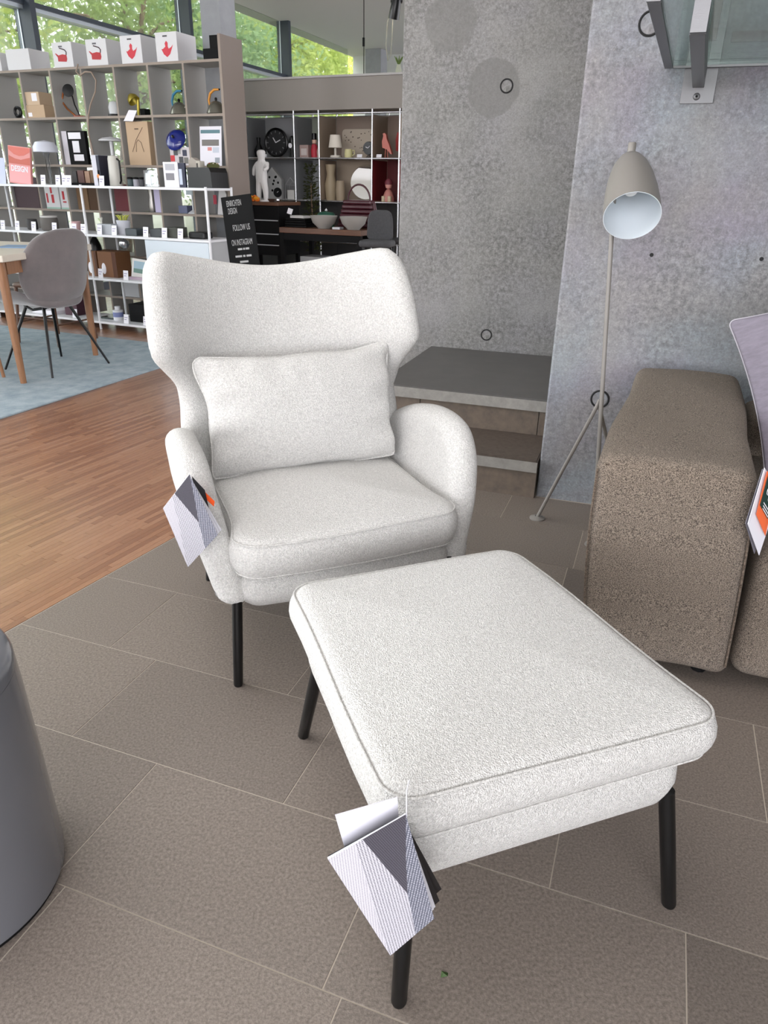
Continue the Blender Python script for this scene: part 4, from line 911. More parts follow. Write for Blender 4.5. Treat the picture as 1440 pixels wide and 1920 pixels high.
# ---- second rack shelf
def pot(u, r, h, c, label, cat='pot', name='pot', v=.14, lid=None):
    t = it(name, label, cat, u, v, .785); lathe('body', [(.0, 0), (r*.8, 0), (r*.95, .006), (r, h*.5), (r*.92, h), (r*.82, h), (r*.8, h*.9), (.0, h*.88)], K(*c, .7), t, 24, cap=False)
    if lid: lathe('rim', [(r*.93, h), (r*.95, h+.014), (r*.8, h+.014)], K(*lid), t, 24, cap=False)
pot(-.77, .046, .088, (60, 58, 58), 'small charcoal pot on the second rack shelf')
pot(-.56, .075, .108, (98, 94, 90), 'large grey pot with a white rim on the second rack shelf', lid=(196, 194, 190))
pot(-.25, .042, .085, (196, 160, 160), 'pale pink pot on the second rack shelf')
t = it('planter', 'pale planter with yellow-green sprigs on the second rack shelf', 'plant', .245, .17, .785); lathe('pot', [(.0, 0), (.045, 0), (.056, .11), (.05, .11), (.0, .1)], K(196, 198, 206), t, 22, cap=False)
for i in range(9): a = i*.7; tube('sprig', [(.02*math.cos(a), .02*math.sin(a), .1), (.035*math.cos(a), .035*math.sin(a), .135), (.055*math.cos(a+.3), .055*math.sin(a+.3), .15)], [.004, .009, .002], K(186, 190, 90, .8), t, 5)
bx('grey_box', 'pale grey carton beside the second rack post', 'box', .145, .10, .785, .15, .1, .080, K(168, 172, 178))
bx('slate_box', 'first slate-grey case on the second rack shelf', 'box', .43, .10, .785, .12, .12, .055, K(66, 72, 76), 0, None, .006)
bx('slate_box', 'second slate-grey case, left of the dark green one', 'box', .685, .10, .785, .12, .12, .062, K(62, 66, 70), 0, None, .006)
bx('slate_box', 'dark green-grey case on the second rack shelf', 'box', .845, .11, .785, .11, .13, .078, K(58, 60, 52), 0, None, .006)
bx('black_case', 'black glossy case at the right end of the second rack shelf', 'box', 1.06, .13, .785, .15, .12, .05, M_BLACK, 0, None, .01)
t = it('glass_candlestick', 'clear crystal candlestick standing beside the second rack post', 'candlestick', -.02, .2, .785); lathe('stick', [(.0, 0), (.03, 0), (.03, .008), (.008, .02), (.014, .05), (.006, .09), (.016, .12), (.0, .125)], K(216, 216, 206, .1), t, 16, cap=False)
# hanging under the second shelf
t = it('chrome_pendant', 'round chrome pendant hanging under the second rack shelf', 'pendant lamp', .235, .16, .665); lathe('globe', [(.0, 0), (.03, .008), (.045, .035), (.04, .062), (.02, .078), (.0, .082)], M_CHROME, t, 24, cap=False); tube('cord', [(0, 0, .08), (0, 0, .102)], .004, M_BLACK, t, 6)
t = it('black_pendant', 'black bell pendant hanging by the second rack post', 'pendant lamp', -.09, .16, .63); lathe('shade', [(.055, 0), (.05, .05), (.03, .1), (.01, .125), (.0, .126)], M_BLACK, t, 24, cap=False); tube('cord', [(0, 0, .12), (0, 0, .137)], .004, M_BLACK, t, 6)
# ---- third rack shelf
def speaker(u, w_, label):
    t = it('speaker_box', label, 'box', u, .16, .435); box('body', -w_/2, w_/2, -.08, .1, 0, .208, K(120, 80, 50, .7), t, .002); lathe('print_oval', [(.0, .001), (.022, .001), (.024, 0)], M_PAPER, t, 24, (-w_*.22, -.080, .07), (R(90), 0, 0), cap=False).scale = (1, 1.9, 1); box('side_band', w_*.28, w_/2+.0006, -.0805, -.079, .002, .206, K(84, 48, 28, .7), t)
speaker(-.075, .11, 'left brown carton with a white oval print on the third rack shelf'); speaker(.095, .20, 'wide brown carton with a white oval print on the third rack shelf')
t = it('picture_frame', 'small white picture frame with a blue landscape on the third rack shelf', 'frame', .40, .10, .435); pf2 = box('frame', -.08, .08, 0, .016, 0, .165, K(216, 214, 210), t, .002, rot=(R(-10), R(4), 0)); box('print_sky', -.058, .058, -.001, 0, .085, .145, K(150, 176, 190), pf2); box('print_field', -.058, .058, -.001, 0, .05, .085, K(96, 130, 120), pf2); box('base_strip', -.075, .09, -.03, -.006, 0, .02, K(190, 170, 186), t)
cyl('white_bowl', 'shallow white bowl on the third rack shelf at the far left', 'bowl', -.98, .15, .435, [(.0, 0), (.04, 0), (.085, .045), (.08, .045), (.0, .012)], M_WHITE)
bx('plum_case', 'flat plum-coloured case on the third rack shelf behind the grey chair', 'box', -.70, .15, .435, .26, .2, .05, K(70, 48, 58))
# ---- bottom rack shelf
bx('black_case', 'low black case on the bottom rack shelf', 'box', .36, .20, .07, .24, .18, .15, M_BLACKM)
t = it('tin', 'white tin with a blue label on the bottom rack shelf', 'tin', .105, .12, .07); lathe('can', [(.0, 0), (.045, 0), (.045, .085), (.025, .09), (.025, .118), (.0, .12)], K(216, 218, 222), t, 22, cap=False); lathe('label_band', [(.0457, .03), (.0457, .07)], K(120, 130, 176), t, 22, cap=False)
bx('flat_tray', 'flat dark glass tray on the bottom rack shelf', 'tray', -.02, .20, .07, .16, .2, .014, K(60, 68, 66, .2))
bx('white_box', 'white carton in the low grid cell behind the rack', 'box', -.03, .53, .22, .2, .16, .20, K(188, 188, 190))
bx('paper_stack', 'stack of white paper on the bottom rack shelf at the left', 'paper', -.72, .16, .07, .3, .21, .03, M_PAPER)
bx('maroon_box', 'dark maroon box on the bottom rack shelf behind the grey chair', 'box', -.43, .18, .07, .15, .16, .17, K(72, 40, 52))

# ------------------------------------------------------------- tube-framed wall unit with fascia
wu = it('display_wall', 'tall display wall with chrome tube shelving under a grey fascia', 'shelf', 0, 0, 0)
box('fascia', .15, 3.3, 1.50, 1.86, 1.79, 2.035, mat('fascia_paint', lin(142, 136, 130), .6), wu, .003)
box('fascia_cap', .15, 3.3, 1.49, 1.88, 2.035, 2.052, K(178, 176, 174), wu, .002)
UX = [.125, .637, 1.148, 1.403, 1.928, 2.186, 2.70]; ZL = [1.762, 1.408, 1.053, .70, .35, .04]
for z in ZL:
    for v in (1.5, 1.857): tube('rail', [(UX[0], v, z), (UX[-1], v, z)], .0075, M_CHROME, wu, 8)
for u in UX:
    for v in (1.5, 1.857): tube('upright', [(u, v, .0), (u, v, 1.79)], .0075, M_CHROME, wu, 8)
bc = [[(150, 150, 152), (152, 152, 154), (136, 142, 130), (134, 118, 106), (136, 118, 106), (136, 118, 106)], [(154, 154, 156), (160, 160, 162), (154, 156, 158), (168, 152, 134), (96, 22, 26), (120, 104, 92)], [(60, 58, 58)]*6, [(50, 48, 48)]*6, [(50, 48, 48)]*6]
for i in range(5):
    for j in range(6):
        box('back_panel', UX[j]+.0004, UX[j+1]-.0004, 1.842, 1.848, ZL[i+1]+.0004, ZL[i]-.0004, K(*bc[i][j]), wu)
        box('tray_panel', UX[j]+.01, UX[j+1]-.01, 1.505, 1.836, ZL[i+1]-.004, ZL[i+1]+.0085, K(196, 194, 192) if j < 3 else K(170, 158, 146), wu)
for j in range(1, 6):
    for i in range(2): box('side_panel', UX[j]-.003, UX[j]+.003, 1.51, 1.83, ZL[i+1]+.012, ZL[i]-.012, K(*((120, 122, 124) if j < 3 else (140, 124, 108) if not (i == 1 and j >= 4) else (110, 26, 30))), wu)
U1, U2 = 1.408+.0085, 1.053+.0085
# upper row goods
t = it('wall_clock', 'large black skeleton clock with white hands in the display wall', 'clock', .86, 1.66, U1)
torus('rim', .115, .012, M_BLACK, t, (0, 0, .128)); lathe('face', [(.0, .004), (.105, .003), (.105, 0)], K(28, 28, 30), t, 32, (0, .004, .128), (R(90), 0, 0), cap=False)
tube('hand', [(0, -.012, .128), (.05, -.012, .15)], .0045, M_PAPER, t, 5); tube('hand', [(0, -.012, .128), (-.028, -.012, .17)], .0045, M_PAPER, t, 5)
for i in range(12): a = i*math.pi/6; box('hour_mark', -.004, .004, -.012, -.006, .082, .1, K(110, 110, 112), t, 0, (0, 0, .128), (0, a, 0))
t = it('figurine', 'black figurine right of the large black clock', 'figurine', 1.055, 1.62, U1); lathe('body', [(.0, 0), (.035, 0), (.03, .05), (.02, .09), (.034, .13), (.026, .17), (.0, .185)], M_BLACK, t, 16, cap=False); lathe('plate', [(.0, .002), (.02, .002), (.02, 0)], M_PAPER, t, 14, (.0, -.036, .1), (R(90), 0, 0), cap=False)
t = it('vase', 'black curved vase in the first display cell above the statue', 'vase', .69, 1.62, U1); lathe('body', [(.0, 0), (.04, 0), (.045, .06), (.015, .12), (.02, .17), (.0, .172)], M_BLACK, t, 16, cap=False)
t = it('small_carton', 'small pinkish carton in the narrow display cell', 'box', 1.20, 1.58, U1); box('body', -.045, .045, 0, .08, 0, .105, K(164, 142, 136), t, .002); box('sleeve', -.03, .03, -.001, 0, .02, .075, K(196, 186, 182), t)
t = it('nutcracker', 'red and pink painted figure in the narrow display cell', 'figurine', 1.29, 1.62, U1); lathe('coat', [(.0, 0), (.03, 0), (.034, .06), (.024, .11), (.0, .115)], K(176, 42, 58), t, 16, cap=False); lathe('head', [(.0, .11), (.02, .12), (.022, .145), (.0, .16)], K(206, 168, 150), t, 14, cap=False); lathe('hat', [(.024, .15), (.022, .2), (.0, .205)], M_BLACK, t, 14, cap=False)
t = it('figurine', 'pale figurine beside the red painted figure', 'figurine', 1.352, 1.6, U1); lathe('body', [(.0, 0), (.022, 0), (.026, .05), (.012, .1), (.018, .13), (.0, .15)], K(176, 150, 142), t, 14, cap=False)
t = it('table_lamp', 'little white table lamp with a pleated shade in the display wall', 'lamp', 1.535, 1.565, U1); lathe('base', [(.0, .02), (.045, .018), (.048, 0)], K(206, 200, 190), t, 22, cap=False); tube('stem', [(0, 0, .015), (0, 0, .09)], .011, K(206, 200, 190), t, 10); lathe('shade', [(.062, .08), (.046, .182), (.0, .183)], K(220, 212, 200), t, 26, cap=False)
t = it('patterned_tray', 'cream tray with a dotted pattern leaning in the display wall', 'tray', 1.645, 1.79, U1); TRM = K(184, 172, 156); tr = obj('tray', *prismgeo([(p.x, p.y+.125) for p in rrect(.165, .12, .03, 4, m=2)], 0, .012), TRM, t, rot=(R(-6), 0, 0))
rr = random.Random(3)
for i in range(26): x, z = rr.uniform(-.145, .145), rr.uniform(.03, .22); w2 = rr.uniform(.006, .014); box('print_dot', x, x+w2, -.0012, 0, z, z+.008, K(78, 66, 58), tr)
t = it('jug', 'small pale yellow jug in the display wall', 'jug', 1.665, 1.57, U1); lathe('body', [(.0, 0), (.034, 0), (.038, .03), (.032, .068), (.028, .068), (.0, .06)], K(206, 200, 150), t, 20, cap=False); tube('handle', [(.034, 0, .055), (.058, 0, .06), (.06, 0, .03), (.036, 0, .015)], .005, K(206, 200, 150), t, 6)
t = it('desk_clock', 'small round black desk clock on a foot in the display wall', 'clock', 1.865, 1.57, U1); lathe('case', [(.0, .0), (.052, .0), (.054, .02), (.05, .03), (.0, .032)], M_BLACK, t, 28, (0, .015, .075), (R(90), 0, 0), cap=False); tube('hand', [(0, -.02, .075), (.018, -.02, .092)], .003, M_PAPER, t, 5); tube('hand', [(0, -.02, .075), (-.022, -.02, .085)], .003, M_PAPER, t, 5); lathe('foot', [(.0, .02), (.012, .02), (.03, 0)], K(90, 84, 80), t, 16, cap=False)
t = it('bird_figure', 'salmon-pink standing bird figure in the right display cell', 'figurine', 2.02, 1.6, U1); PK = K(196, 116, 104); prism('body', [(-.03, .08), (-.035, .13), (-.022, .17), (-.028, .19), (-.01, .195), (.005, .18), (.01, .15), (.035, .10), (.062, .03), (.05, .03), (.015, .065)], -.018, .018, PK, t); tube('leg', [(-.005, 0, .085), (-.01, 0, 0)], .004, PK, t, 6); tube('leg', [(.012, 0, .075), (.016, 0, 0)], .004, PK, t, 6)
t = it('bird_figure', 'dark red bird figure behind the salmon one', 'figurine', 2.10, 1.72, U1); prism('body', [(-.03, .06), (-.034, .15), (-.02, .205), (.005, .21), (.015, .17), (.03, .10), (.02, .05)], -.02, .02, K(150, 34, 32), t); tube('leg', [(0, 0, .06), (0, 0, 0)], .005, K(150, 34, 32), t, 6)
for u, lb in ((.80, 'under the large black clock'), (1.79, 'left of the round desk clock'), (1.98, 'below the salmon bird')):
    tt = it('shelf_label', 'small white shelf label '+lb, 'label', u, 1.53, U1, 0, 'labels in the display wall'); box('card', -.025, .025, 0, .002, 0, .028, M_PAPER, tt, 0, rot=(R(-20), 0, 0))
# lower row goods
t = it('house_clock', 'white house-shaped clock with scattered dots in the display wall', 'clock', .86, 1.56, U2); prism('house', [(-.095, 0), (.095, 0), (.10, .17), (.0, .272), (-.10, .17)], 0, .04, K(186, 186, 186), t)
rr = random.Random(5)
for i in range(10): x, z = rr.uniform(-.07, .07), rr.uniform(.03, .2); lathe('dot', [(.0, .002), (.011, .001), (.011, 0)], M_BLACKM, t, 10, (x, -.0, z), (R(90), 0, 0), cap=False)
lathe('dial', [(.0, .012), (.042, .01), (.044, 0)], M_BLACK, t, 24, (.055, -.001, .055), (R(90), 0, 0), cap=False); tube('hand', [(.055, -.014, .055), (.07, -.014, .065)], .003, M_PAPER, t, 5)
t = it('wire_house', 'wire-framed little house lantern in the display wall', 'lantern', 1.075, 1.57, U2)
for a, b2 in (((-.06, 0), (-.06, .12)), ((.06, 0), (.06, .12)), ((-.06, .12), (0, .185)), ((0, .185), (.06, .12)), ((-.06, .12), (.06, .12))):
    for y in (-.04, .04): tube('wire', [(a[0], y, a[1]), (b2[0], y, b2[1])], .003, K(150, 150, 152), t, 5)
box('candle_block', -.045, .03, -.03, .03, 0, .08, K(206, 204, 200), t, .003)
t = it('vase', 'tall beige vase in the display wall behind the plant', 'vase', 1.455, 1.62, U2); lathe('body', [(.0, 0), (.045, 0), (.06, .12), (.035, .22), (.05, .3), (.045, .3), (.0, .28)], K(164, 148, 122), t, 22, cap=False)
t = it('vase', 'short beige vase right of the tall one', 'vase', 1.575, 1.58, U2); lathe('body', [(.0, 0), (.04, 0), (.046, .08), (.036, .165), (.0, .16)], K(156, 140, 118), t, 22, cap=False)
t = it('round_mirror', 'round mirror reflecting the windows in the display wall', 'mirror', 1.74, 1.78, U2); torus('rim', .145, .008, K(140, 128, 112), t, (0, 0, .153)); lathe('glass', [(.0, .002), (.143, .002), (.143, 0)], mat('mirror', (.86, .88, .9, 1), .03, metal=1), t, 40, (0, -.001, .153), (R(84), 0, R(16)), cap=False)
t = it('pink_figure', 'seated pink figure in the crimson display cell', 'figurine', 2.05, 1.6, U2); lathe('body', [(.0, 0), (.05, 0), (.055, .03), (.035, .08), (.02, .10), (.0, .105)], K(196, 132, 122), t, 18, cap=False); lathe('head', [(.0, .10), (.026, .112), (.032, .14), (.022, .165), (.0, .172)], K(206, 146, 134), t, 16, cap=False); lathe('hair', [(.034, .14), (.036, .16), (.02, .185), (.0, .19)], K(116, 50, 60), t, 16, cap=False); lathe('boot', [(.0, 0), (.018, 0), (.018, .045), (.0, .048)], K(206, 190, 160), t, 12, (-.03, -.045, 0), cap=False); lathe('boot', [(.0, 0), (.018, 0), (.018, .045), (.0, .048)], K(206, 190, 160), t, 12, (.03, -.045, 0), cap=False)
t = it('sprig_vase', 'pale vase with green sprigs at the fascia end by the stair wall', 'plant', 2.115, 1.62, 2.052)
lathe('vase', [(.0, 0), (.022, 0), (.026, .03), (.016, .06), (.02, .07), (.0, .068)], K(176, 180, 160), t, 14, cap=False)
for i in range(5): a = i*1.3; tube('sprig', [(0, 0, .06), (.02*math.cos(a), .02*math.sin(a), .1), (.04*math.cos(a), .04*math.sin(a), .13)], [.003, .007, .002], K(96, 116, 60, .8), t, 5)

# ------------------------------------------------------------- pedestal with statue, work table, stools
t = it('console', 'black console with a wooden top carrying the statue', 'console', 1.15, .98, 0)
box('top', -.23, .23, -.18, .2, 1.022, 1.05, M_WALN, t, .003); box('carcass', -.22, .22, -.16, .19, .62, 1.02, M_BLACKM, t, .003)
for x in (-.2, .2):
    for y in (-.14, .17): box('leg', x-.014, x+.014, y-.014, y+.014, 0, .62, M_BLACKM, t)
for z in (.90, .79, .70): box('silver_rail', -.21, .21, -.166, -.16, z, z+.008, K(170, 170, 172, .3), t)
PL = K(206, 204, 202, .7)
t = it('statue', 'white plaster statue of a standing child figure on the console', 'statue', 1.13, .95, 1.05)
# torso and head: one continuous skinned body
me = bpy.data.meshes.new('figure'); vv = [(.0, 0, .17), (.004, 0, .24), (.008, 0, .30), (.01, 0, .325), (.012, -.004, .372), (.012, -.006, .408), (-.022, 0, .16), (-.03, -.006, .08), (-.034, -.0, .0), (.022, 0, .16), (.034, .006, .08), (.036, .0, .0), (-.034, 0, .295), (-.066, -.01, .255), (-.058, -.03, .20), (.05, 0, .295), (.08, -.02, .262), (.052, -.05, .245)]
me.from_pydata(vv, [(0, 1), (1, 2), (2, 3), (3, 4), (4, 5), (0, 6), (6, 7), (7, 8), (0, 9), (9, 10), (10, 11), (2, 12), (12, 13), (13, 14), (2, 15), (15, 16), (16, 17)], []); me.materials.append(PL)
fg = bpy.data.objects.new('figure', me); COL.objects.link(fg); fg.parent = t
md = fg.modifiers.new('skin', 'SKIN'); rad = [.046, .044, .046, .021, .046, .036, .034, .026, .02, .034, .026, .02, .022, .017, .013, .022, .017, .013]
for i, r_ in enumerate(rad): me.skin_vertices[0].data[i].radius = (r_, r_)
me.skin_vertices[0].data[0].use_root = True
ss = fg.modifiers.new('sub', 'SUBSURF'); ss.levels = 2; ss.render_levels = 2
lathe('plinth', [(.0, 0), (.062, 0), (.06, .012), (.0, .014)], PL, t, 20, cap=False)
t = it('orange_bouquet', 'orange and yellow flower bunch lying on the console beside the statue', 'flowers', 1.12, .83, 1.05)
for i in range(8): a = i*.8; lathe('bloom', [(.0, 0), (.018, .004), (.024, .018), (.0, .03)], K(222, 150 if i % 2 else 112, 30), t, 10, (.035*math.cos(a), .02*math.sin(a), .0+.012*(i % 3)), cap=False)
t = it('silver_bowl', 'small silver bowl with a silver ball on the console', 'bowl', 1.28, .86, 1.05); lathe('bowl', [(.0, 0), (.02, 0), (.036, .024), (.032, .024), (.0, .006)], M_CHROME, t, 18, cap=False); lathe('ball', [(.0, 0), (.017, .012), (.017, .024), (.0, .036)], M_CHROME, t, 14, (.06, .0, 0), cap=False)

wt = it('work_table', 'black-framed counter table with a wooden top holding bowls and a bag', 'table', 1.77, 1.02, 0)
box('top', -.36, .41, -.27, .27, .815, .858, M_WALN, wt, .003)
for x in (-.34, .39):
    for y in (-.25, .25): box('leg', x-.018, x+.018, y-.018, y+.018, 0, .815, M_BLACKM, wt)
for y in (-.25, .25): box('rail', -.322, .372, y-.015, y+.015, .76, .812, M_BLACKM, wt)
box('lower_shelf', -.322, .372, -.23, .23, .50, .52, M_BLACKM, wt); box('floor_shelf', -.322, .372, -.23, .23, .16, .18, K(90, 80, 72), wt)
for x in (-.05, .12): box('divider_post', x-.012, x+.012, -.24, -.216, .18, .50, M_BLACKM, wt)
TT_ = .858
def bowl(u, label):
    o = lathe('bowl', [(.0, 0), (.05, 0), (.055, .008), (.095, .045), (.115, .1), (.110, .1), (.088, .048), (.045, .014), (.0, .012)], K(150, 147, 142, .5), None, 36, S(u, .83, TT_), (0, 0, S.a), cap=False); tag(o, label, 'bowl', 'bowls on the counter table')
bowl(1.80, 'left wide grey-white bowl on the counter table'); bowl(2.075, 'right wide grey-white bowl on the counter table')
t = it('green_pot', 'mint green pot with a white ball knob behind the left bowl', 'pot', 1.70, 1.06, TT_); lathe('body', [(.0, 0), (.07, 0), (.078, .05), (.075, .10), (.0, .102)], K(54, 130, 98, .35), t, 24, cap=False); lathe('lid', [(.078, .10), (.06, .118), (.0, .125)], K(40, 90, 74, .35), t, 24, cap=False); lathe('knob', [(.0, .125), (.014, .132), (.0, .15)], M_WHITE, t, 12, cap=False)
t = it('black_tray_stack', 'stack of black trays on the left of the counter table', 'tray', 1.535, .9, TT_)
for i in range(4): box('tray', -.10+.004*i, .11-.003*i, -.1, .1, .019*i, .019*i+.015, M_BLACKM, t, .004)
t = it('notepad', 'pale notepad lying on the black tray stack', 'notepad', 1.56, .86, TT_+.073); box('pad', -.075, .07, -.05, .05, 0, .02, K(196, 194, 192), t, .002, rot=(0, 0, R(-8))); box('price_flag', -.10, -.055, -.07, -.066, -.005, .04, M_PAPER, t, rot=(R(-15), R(14), 0))
MB = mat('oxblood_leather', lin(66, 22, 32), .35, bump=.4, bscale=90)
t = it('handbag', 'oxblood leather handbag with stacked ridges and a round handle', 'bag', 1.995, 1.10, TT_)
for i in range(6):
    z0 = .006+.036*i; hw = .175-.009*i
    v, f = boxgeo(-hw, hw, -.075+.004*i, .075-.004*i, z0, z0+.034, .012); obj('ridge', v, f, MB, t, smooth=False)
tube('handle', [(.105*math.cos(a)*1.0, 0, .215+.125*math.sin(a)) for a in np.linspace(0, math.pi, 14)], .008, MB, t, 8)
tube('tassel', [(.165, -.05, .2), (.185, -.06, .12), (.18, -.06, .05)], [.012, .016, .01], MB, t, 8)
bx('folded_cloth', 'pale folded cloth between the two bowls', 'cloth', 1.945, .80, TT_, .07, .07, .018, K(186, 186, 190))
for u, lb, cM in ((1.62, 'left white carton on the lower shelf of the counter table', (150, 150, 150)), (1.96, 'long white carton with a scalloped edge on the counter table shelf', (206, 204, 206))):
    bx('white_carton', lb, 'box', u, 1.0, .52, .2 if u < 1.8 else .30, .2, .10, K(*cM))
bx('wooden_crate', 'small wooden crate under the counter table', 'crate', 1.72, .92, .18, .12, .16, .13, K(128, 96, 66)); bx('dark_bin', 'dark grey bin under the counter table', 'bin', 2.0, .95, .18, .22, .2, .15, K(70, 68, 68))
def stool(u, v, rz, label):
    t = it('bar_stool', label, 'bar stool', u, v, 0, rz, 'bar stools by the stair wall'); G_ = mat('felt_grey', lin(72, 72, 74), .9, noise=.2, nscale=90)
    def sw(x, z, o):
        return Vector((x, .09-.35*x*x*6-o, z))
    puff('backrest', smooth_closed([(-.085, .80), (.085, .80), (.105, .88), (.085, 1.0), (0, 1.02), (-.085, 1.0), (-.105, .88)], 48), .016, .014, sw, G_, t, 3)
    puff('seat', rrect(.13, .12, .05, 5), .025, .02, lambda x, y, o: Vector((x, y-.02, .78+o)), G_, t, 3)
    for sx in (-1, 1):
        for sy in (-1, 1): tube('leg', [(sx*.09, sy*.08-.02, .76), (sx*.13, sy*.12-.02, 0)], [.009, .007], M_BLACK, t, 8)
    tube('foot_ring', [(.117*math.cos(a), .107*math.sin(a)-.02, .25) for a in np.linspace(0, 2*math.pi, 20)[:-1]], .006, M_BLACK, t, 6, True)
stool(2.40, .60, 10, 'charcoal felt bar stool nearest the stair wall'); stool(2.52, .98, -15, 'charcoal felt bar stool behind the nearest one')
# floor plant in front of the wall unit
t = it('potted_shrub', 'slim potted shrub standing between the console and the wall unit', 'plant', 1.375, 1.385, 0)
lathe('pot', [(.0, 0), (.05, 0), (.07, .24), (.062, .24), (.0, .22)], K(70, 68, 66), t, 20, cap=False); tube('stem', [(0, 0, .22), (.01, 0, .7), (0, 0, 1.2)], [.012, .009, .004], M_BARK, t, 6)
lf_parts = []; rr = random.Random(11)
for i in range(420):
    z = rr.uniform(.62, 1.36); a = rr.uniform(0, 6.28); r_ = rr.uniform(.02, .08)*(1-.45*(z-.62)/.74); c = Vector((r_*math.cos(a), r_*math.sin(a), z)); d = Vector((math.cos(a), math.sin(a), rr.uniform(-.2, .9))).normalized()*.032; e = d.cross(Vector((rr.uniform(-1, 1), rr.uniform(-1, 1), 1))).normalized()*.012
    lf_parts.append(([c-d*.2, c+d*.4+e, c+d, c+d*.4-e], [(0, 1, 2, 3)]))
v, f = merge(lf_parts); o = obj('leaves', v, f, leafmat('shrub_leaf', lin(92, 96, 62), lin(52, 56, 44)), t); o['kind'] = 'stuff'
# ------------------------------------------------------------- black sign board
sg = it('sign_board', 'leaning black sign board with condensed white lettering', 'sign', 1.69, -.12, 0)
bd = box('board', -.132, .132, -.006, .006, 0, 1.12, M_BLACKM, sg, .002, rot=(R(-3), R(-7.2), 0))
WT = mat('sign_white', lin(168, 168, 168), .6)
def sgn(s, x, z, size, sx): text_mesh('lettering', s, size, WT, bd, (x, -.0075, z), (R(90), 0, 0), sx)
sgn('EINRICHTEN', -.088, 1.052, .058, .40); sgn('DESIGN', -.082, 1.000, .058, .40); sgn('FOLLOW US', -.060, .882, .060, .46); sgn('ON INSTAGRAM', -.088, .780, .060, .42)
for z, segs in ((.745, ((-.04, .0), (.008, .024), (.03, .062))), (.695, ((-.07, -.01), (0, .02), (.03, .075))), (.655, ((-.035, .04),))):
    for a, b2 in segs: box('small_print', a, b2, -.0072, -.006, z, z+.014, WT, bd)
box('foot', -.19, .15, -.14, .14, 0, .012, M_BLACKM, sg, .003)

# ------------------------------------------------------------- dining corner
rug_o = Vector((-1.342, 5.58, 0))
rug = box('rug', -4.2, 0, -3.9, 0, 0, .010, mat('rug_blue_grey', lin(168, 180, 186), .95, noise=.3, nscale=9, bump=.6, bscale=220, col2=lin(128, 146, 156)), None, .003, rug_o, (0, 0, R(-22.5)))
tag(rug, 'large flat blue-grey rug under the dining table', 'rug')
RZ = .010
DT = Frame(-2.24, 4.90, -10)
dt = thing('dining_table', 'oak dining table with a pale top at the left edge', 'table', DT(0, 0, RZ), DT.a)
box('top', -2.0, .05, -.47, .49, .735, .775, mat('table_top_pale', lin(206, 198, 184), .4, noise=.06, nscale=5), dt, .006)
box('apron', -1.9, .015, -.40, -.38, .66, .734, M_OAK, dt); box('apron', -1.9, .015, .40, .42, .66, .734, M_OAK, dt); box('apron', -.012, .012, -.40, .42, .66, .734, M_OAK, dt)
for x, y in ((-.005, -.425), (-.005, .425), (-1.85, -.42), (-1.85, .43)):
    tube('leg', [(x, y, .735), (x, y, .4), (x, y, 0)], [.028, .026, .019], M_OAK, dt, 12)
def on_table(x, y): return DT(x, y, RZ+.775)
tag(box('brochure', -.15, .15, -.1, .1, 0, .006, K(120, 146, 176), None, .001, on_table(-.2, .10), (0, 0, DT.a+R(12))), 'blue-grey brochure lying on the pale dining table', 'brochure')
tag(box('brochure', -.14, .14, -.1, .1, 0, .004, K(206, 208, 222), None, .001, on_table(-.42, -.15), (0, 0, DT.a-R(6))), 'white brochure lying on the pale dining table', 'brochure')
# grey shell chair
BC = Frame(-2.29, 4.94, -115.8)
bcn = thing('dining_chair', 'grey velvet shell dining chair with thin black legs', 'chair', BC(0, 0, RZ), BC.a)
M_VEL = mat('grey_velvet', lin(112, 104, 104), .85, noise=.16, nscale=5, bump=.2, bscale=160, sheen=.6, col2=lin(92, 88, 88))
def sh_w(x, z, o):
    k = (z-.42)/.48; y = .20+.08*k-.16*(abs(x)/.27)**2.2*(1-.35*k)-.07*max(0, 1-k*3.2)**2
    return Vector((x, y+o, z))
puff('back_shell', smooth_closed([(0, .43), (.12, .435), (.205, .48), (.25, .56), (.262, .66), (.245, .77), (.19, .86), (.10, .90), (0, .908), (-.10, .90), (-.19, .86), (-.245, .77), (-.262, .66), (-.25, .56), (-.205, .48), (-.12, .435)], 72), .022, .018, sh_w, M_VEL, bcn, 4, center=(0, .66))
puff('seat_shell', smooth_closed([(0, -.30), (.12, -.29), (.21, -.22), (.235, -.08), (.22, .08), (.14, .17), (0, .20), (-.14, .17), (-.22, .08), (-.235, -.08), (-.21, -.22), (-.12, -.29)], 60), .026, .024, lambda x, y, o: Vector((x, y, .445+o+.10*(x/.25)**4+.02*(y < -.2)*0)), M_VEL, bcn, 4)
hub = {}
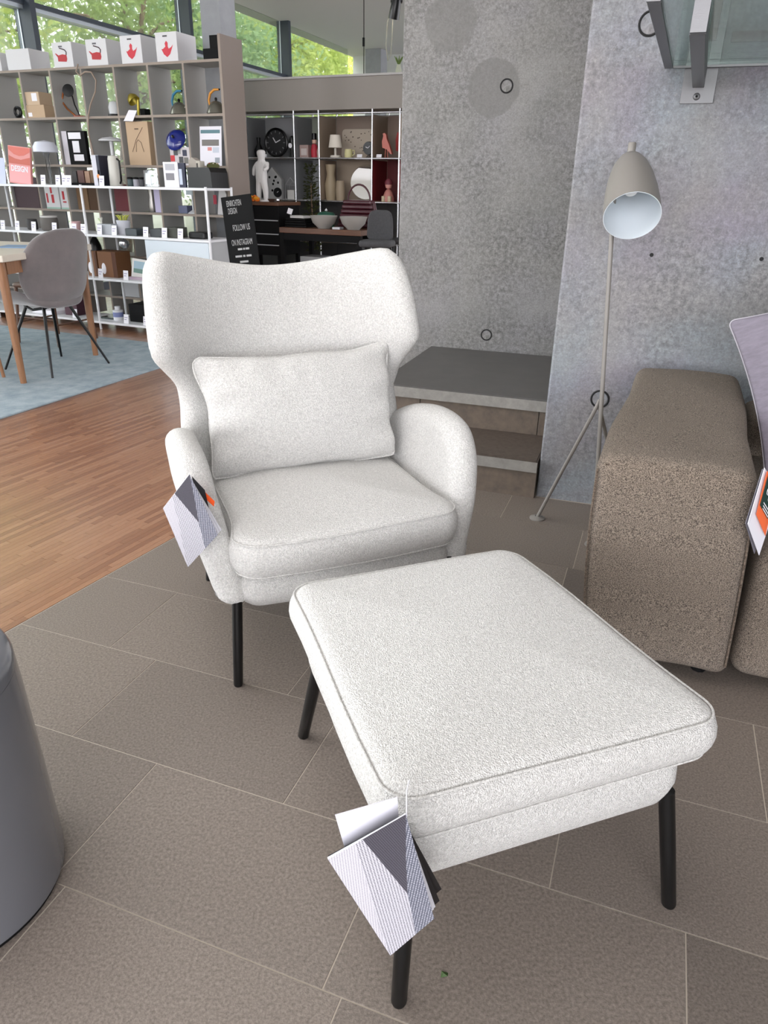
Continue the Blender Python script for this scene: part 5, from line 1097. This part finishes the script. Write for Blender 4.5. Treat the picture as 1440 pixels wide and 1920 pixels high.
for sx in (-1, 1):
    tube('leg', [(sx*.10, .08, .425), (sx*.245, .225, .004), (sx*.245, .225, 0)], [.011, .0075, .0075], M_BLACK, bcn, 8)
    tube('leg', [(sx*.10, -.08, .425), (sx*.235, -.235, .004), (sx*.235, -.235, 0)], [.011, .0075, .0075], M_BLACK, bcn, 8)
    tube('under_rail', [(sx*.10, .10, .418), (sx*.12, 0, .40), (sx*.10, -.10, .418)], .008, M_BLACK, bcn, 8)
tube('cross_rail', [(-.11, 0, .402), (.11, 0, .402)], .008, M_BLACK, bcn, 8)
# wooden chair behind it
WC = Frame(-2.66, 5.83, -22)
wc_ = thing('dining_chair', 'brown wooden chair with thin legs and stretchers beyond the dining table', 'chair', WC(0, 0, RZ), WC.a)
puff('seat', rrect(.2, .2, .05, 5), .016, .014, lambda x, y, o: Vector((x, y, .44+o)), M_WALN, wc_, 3)
for sx in (-1, 1):
    tube('leg', [(sx*.17, -.17, .43), (sx*.205, -.205, 0)], [.014, .009], M_WALN, wc_, 8); tube('leg', [(sx*.17, .19, .70), (sx*.17, .17, .43), (sx*.205, .205, 0)], [.011, .014, .009], M_WALN, wc_, 8)
    tube('stretcher', [(sx*.19, -.19, .16), (sx*.19, .19, .16)], .007, M_WALN, wc_, 6)
tube('stretcher', [(-.192, -.19, .2), (.192, -.19, .2)], .007, M_WALN, wc_, 6)
tube('back_rail', [(-.17, .19, .68), (0, .22, .69), (.17, .19, .68)], .014, M_WALN, wc_, 8)
# wooden chair at the picture edge, its seat rail meeting the table leg
WD = Frame(-2.78, 4.55, 60)
wd = thing('dining_chair', 'oak chair tucked under the dining table at the left picture edge', 'chair', WD(0, 0, RZ), WD.a)
puff('seat', rrect(.2, .2, .05, 5), .018, .015, lambda x, y, o: Vector((x, y, .44+o)), M_OAK, wd, 3)
for sx in (-1, 1):
    for sy in (-1, 1): tube('leg', [(sx*.17, sy*.17, .43), (sx*.195, sy*.195, 0)], [.016, .011], M_OAK, wd, 8)
    tube('stretcher', [(sx*.185, -.18, .27), (sx*.185, .18, .27)], .012, M_OAK, wd, 8)
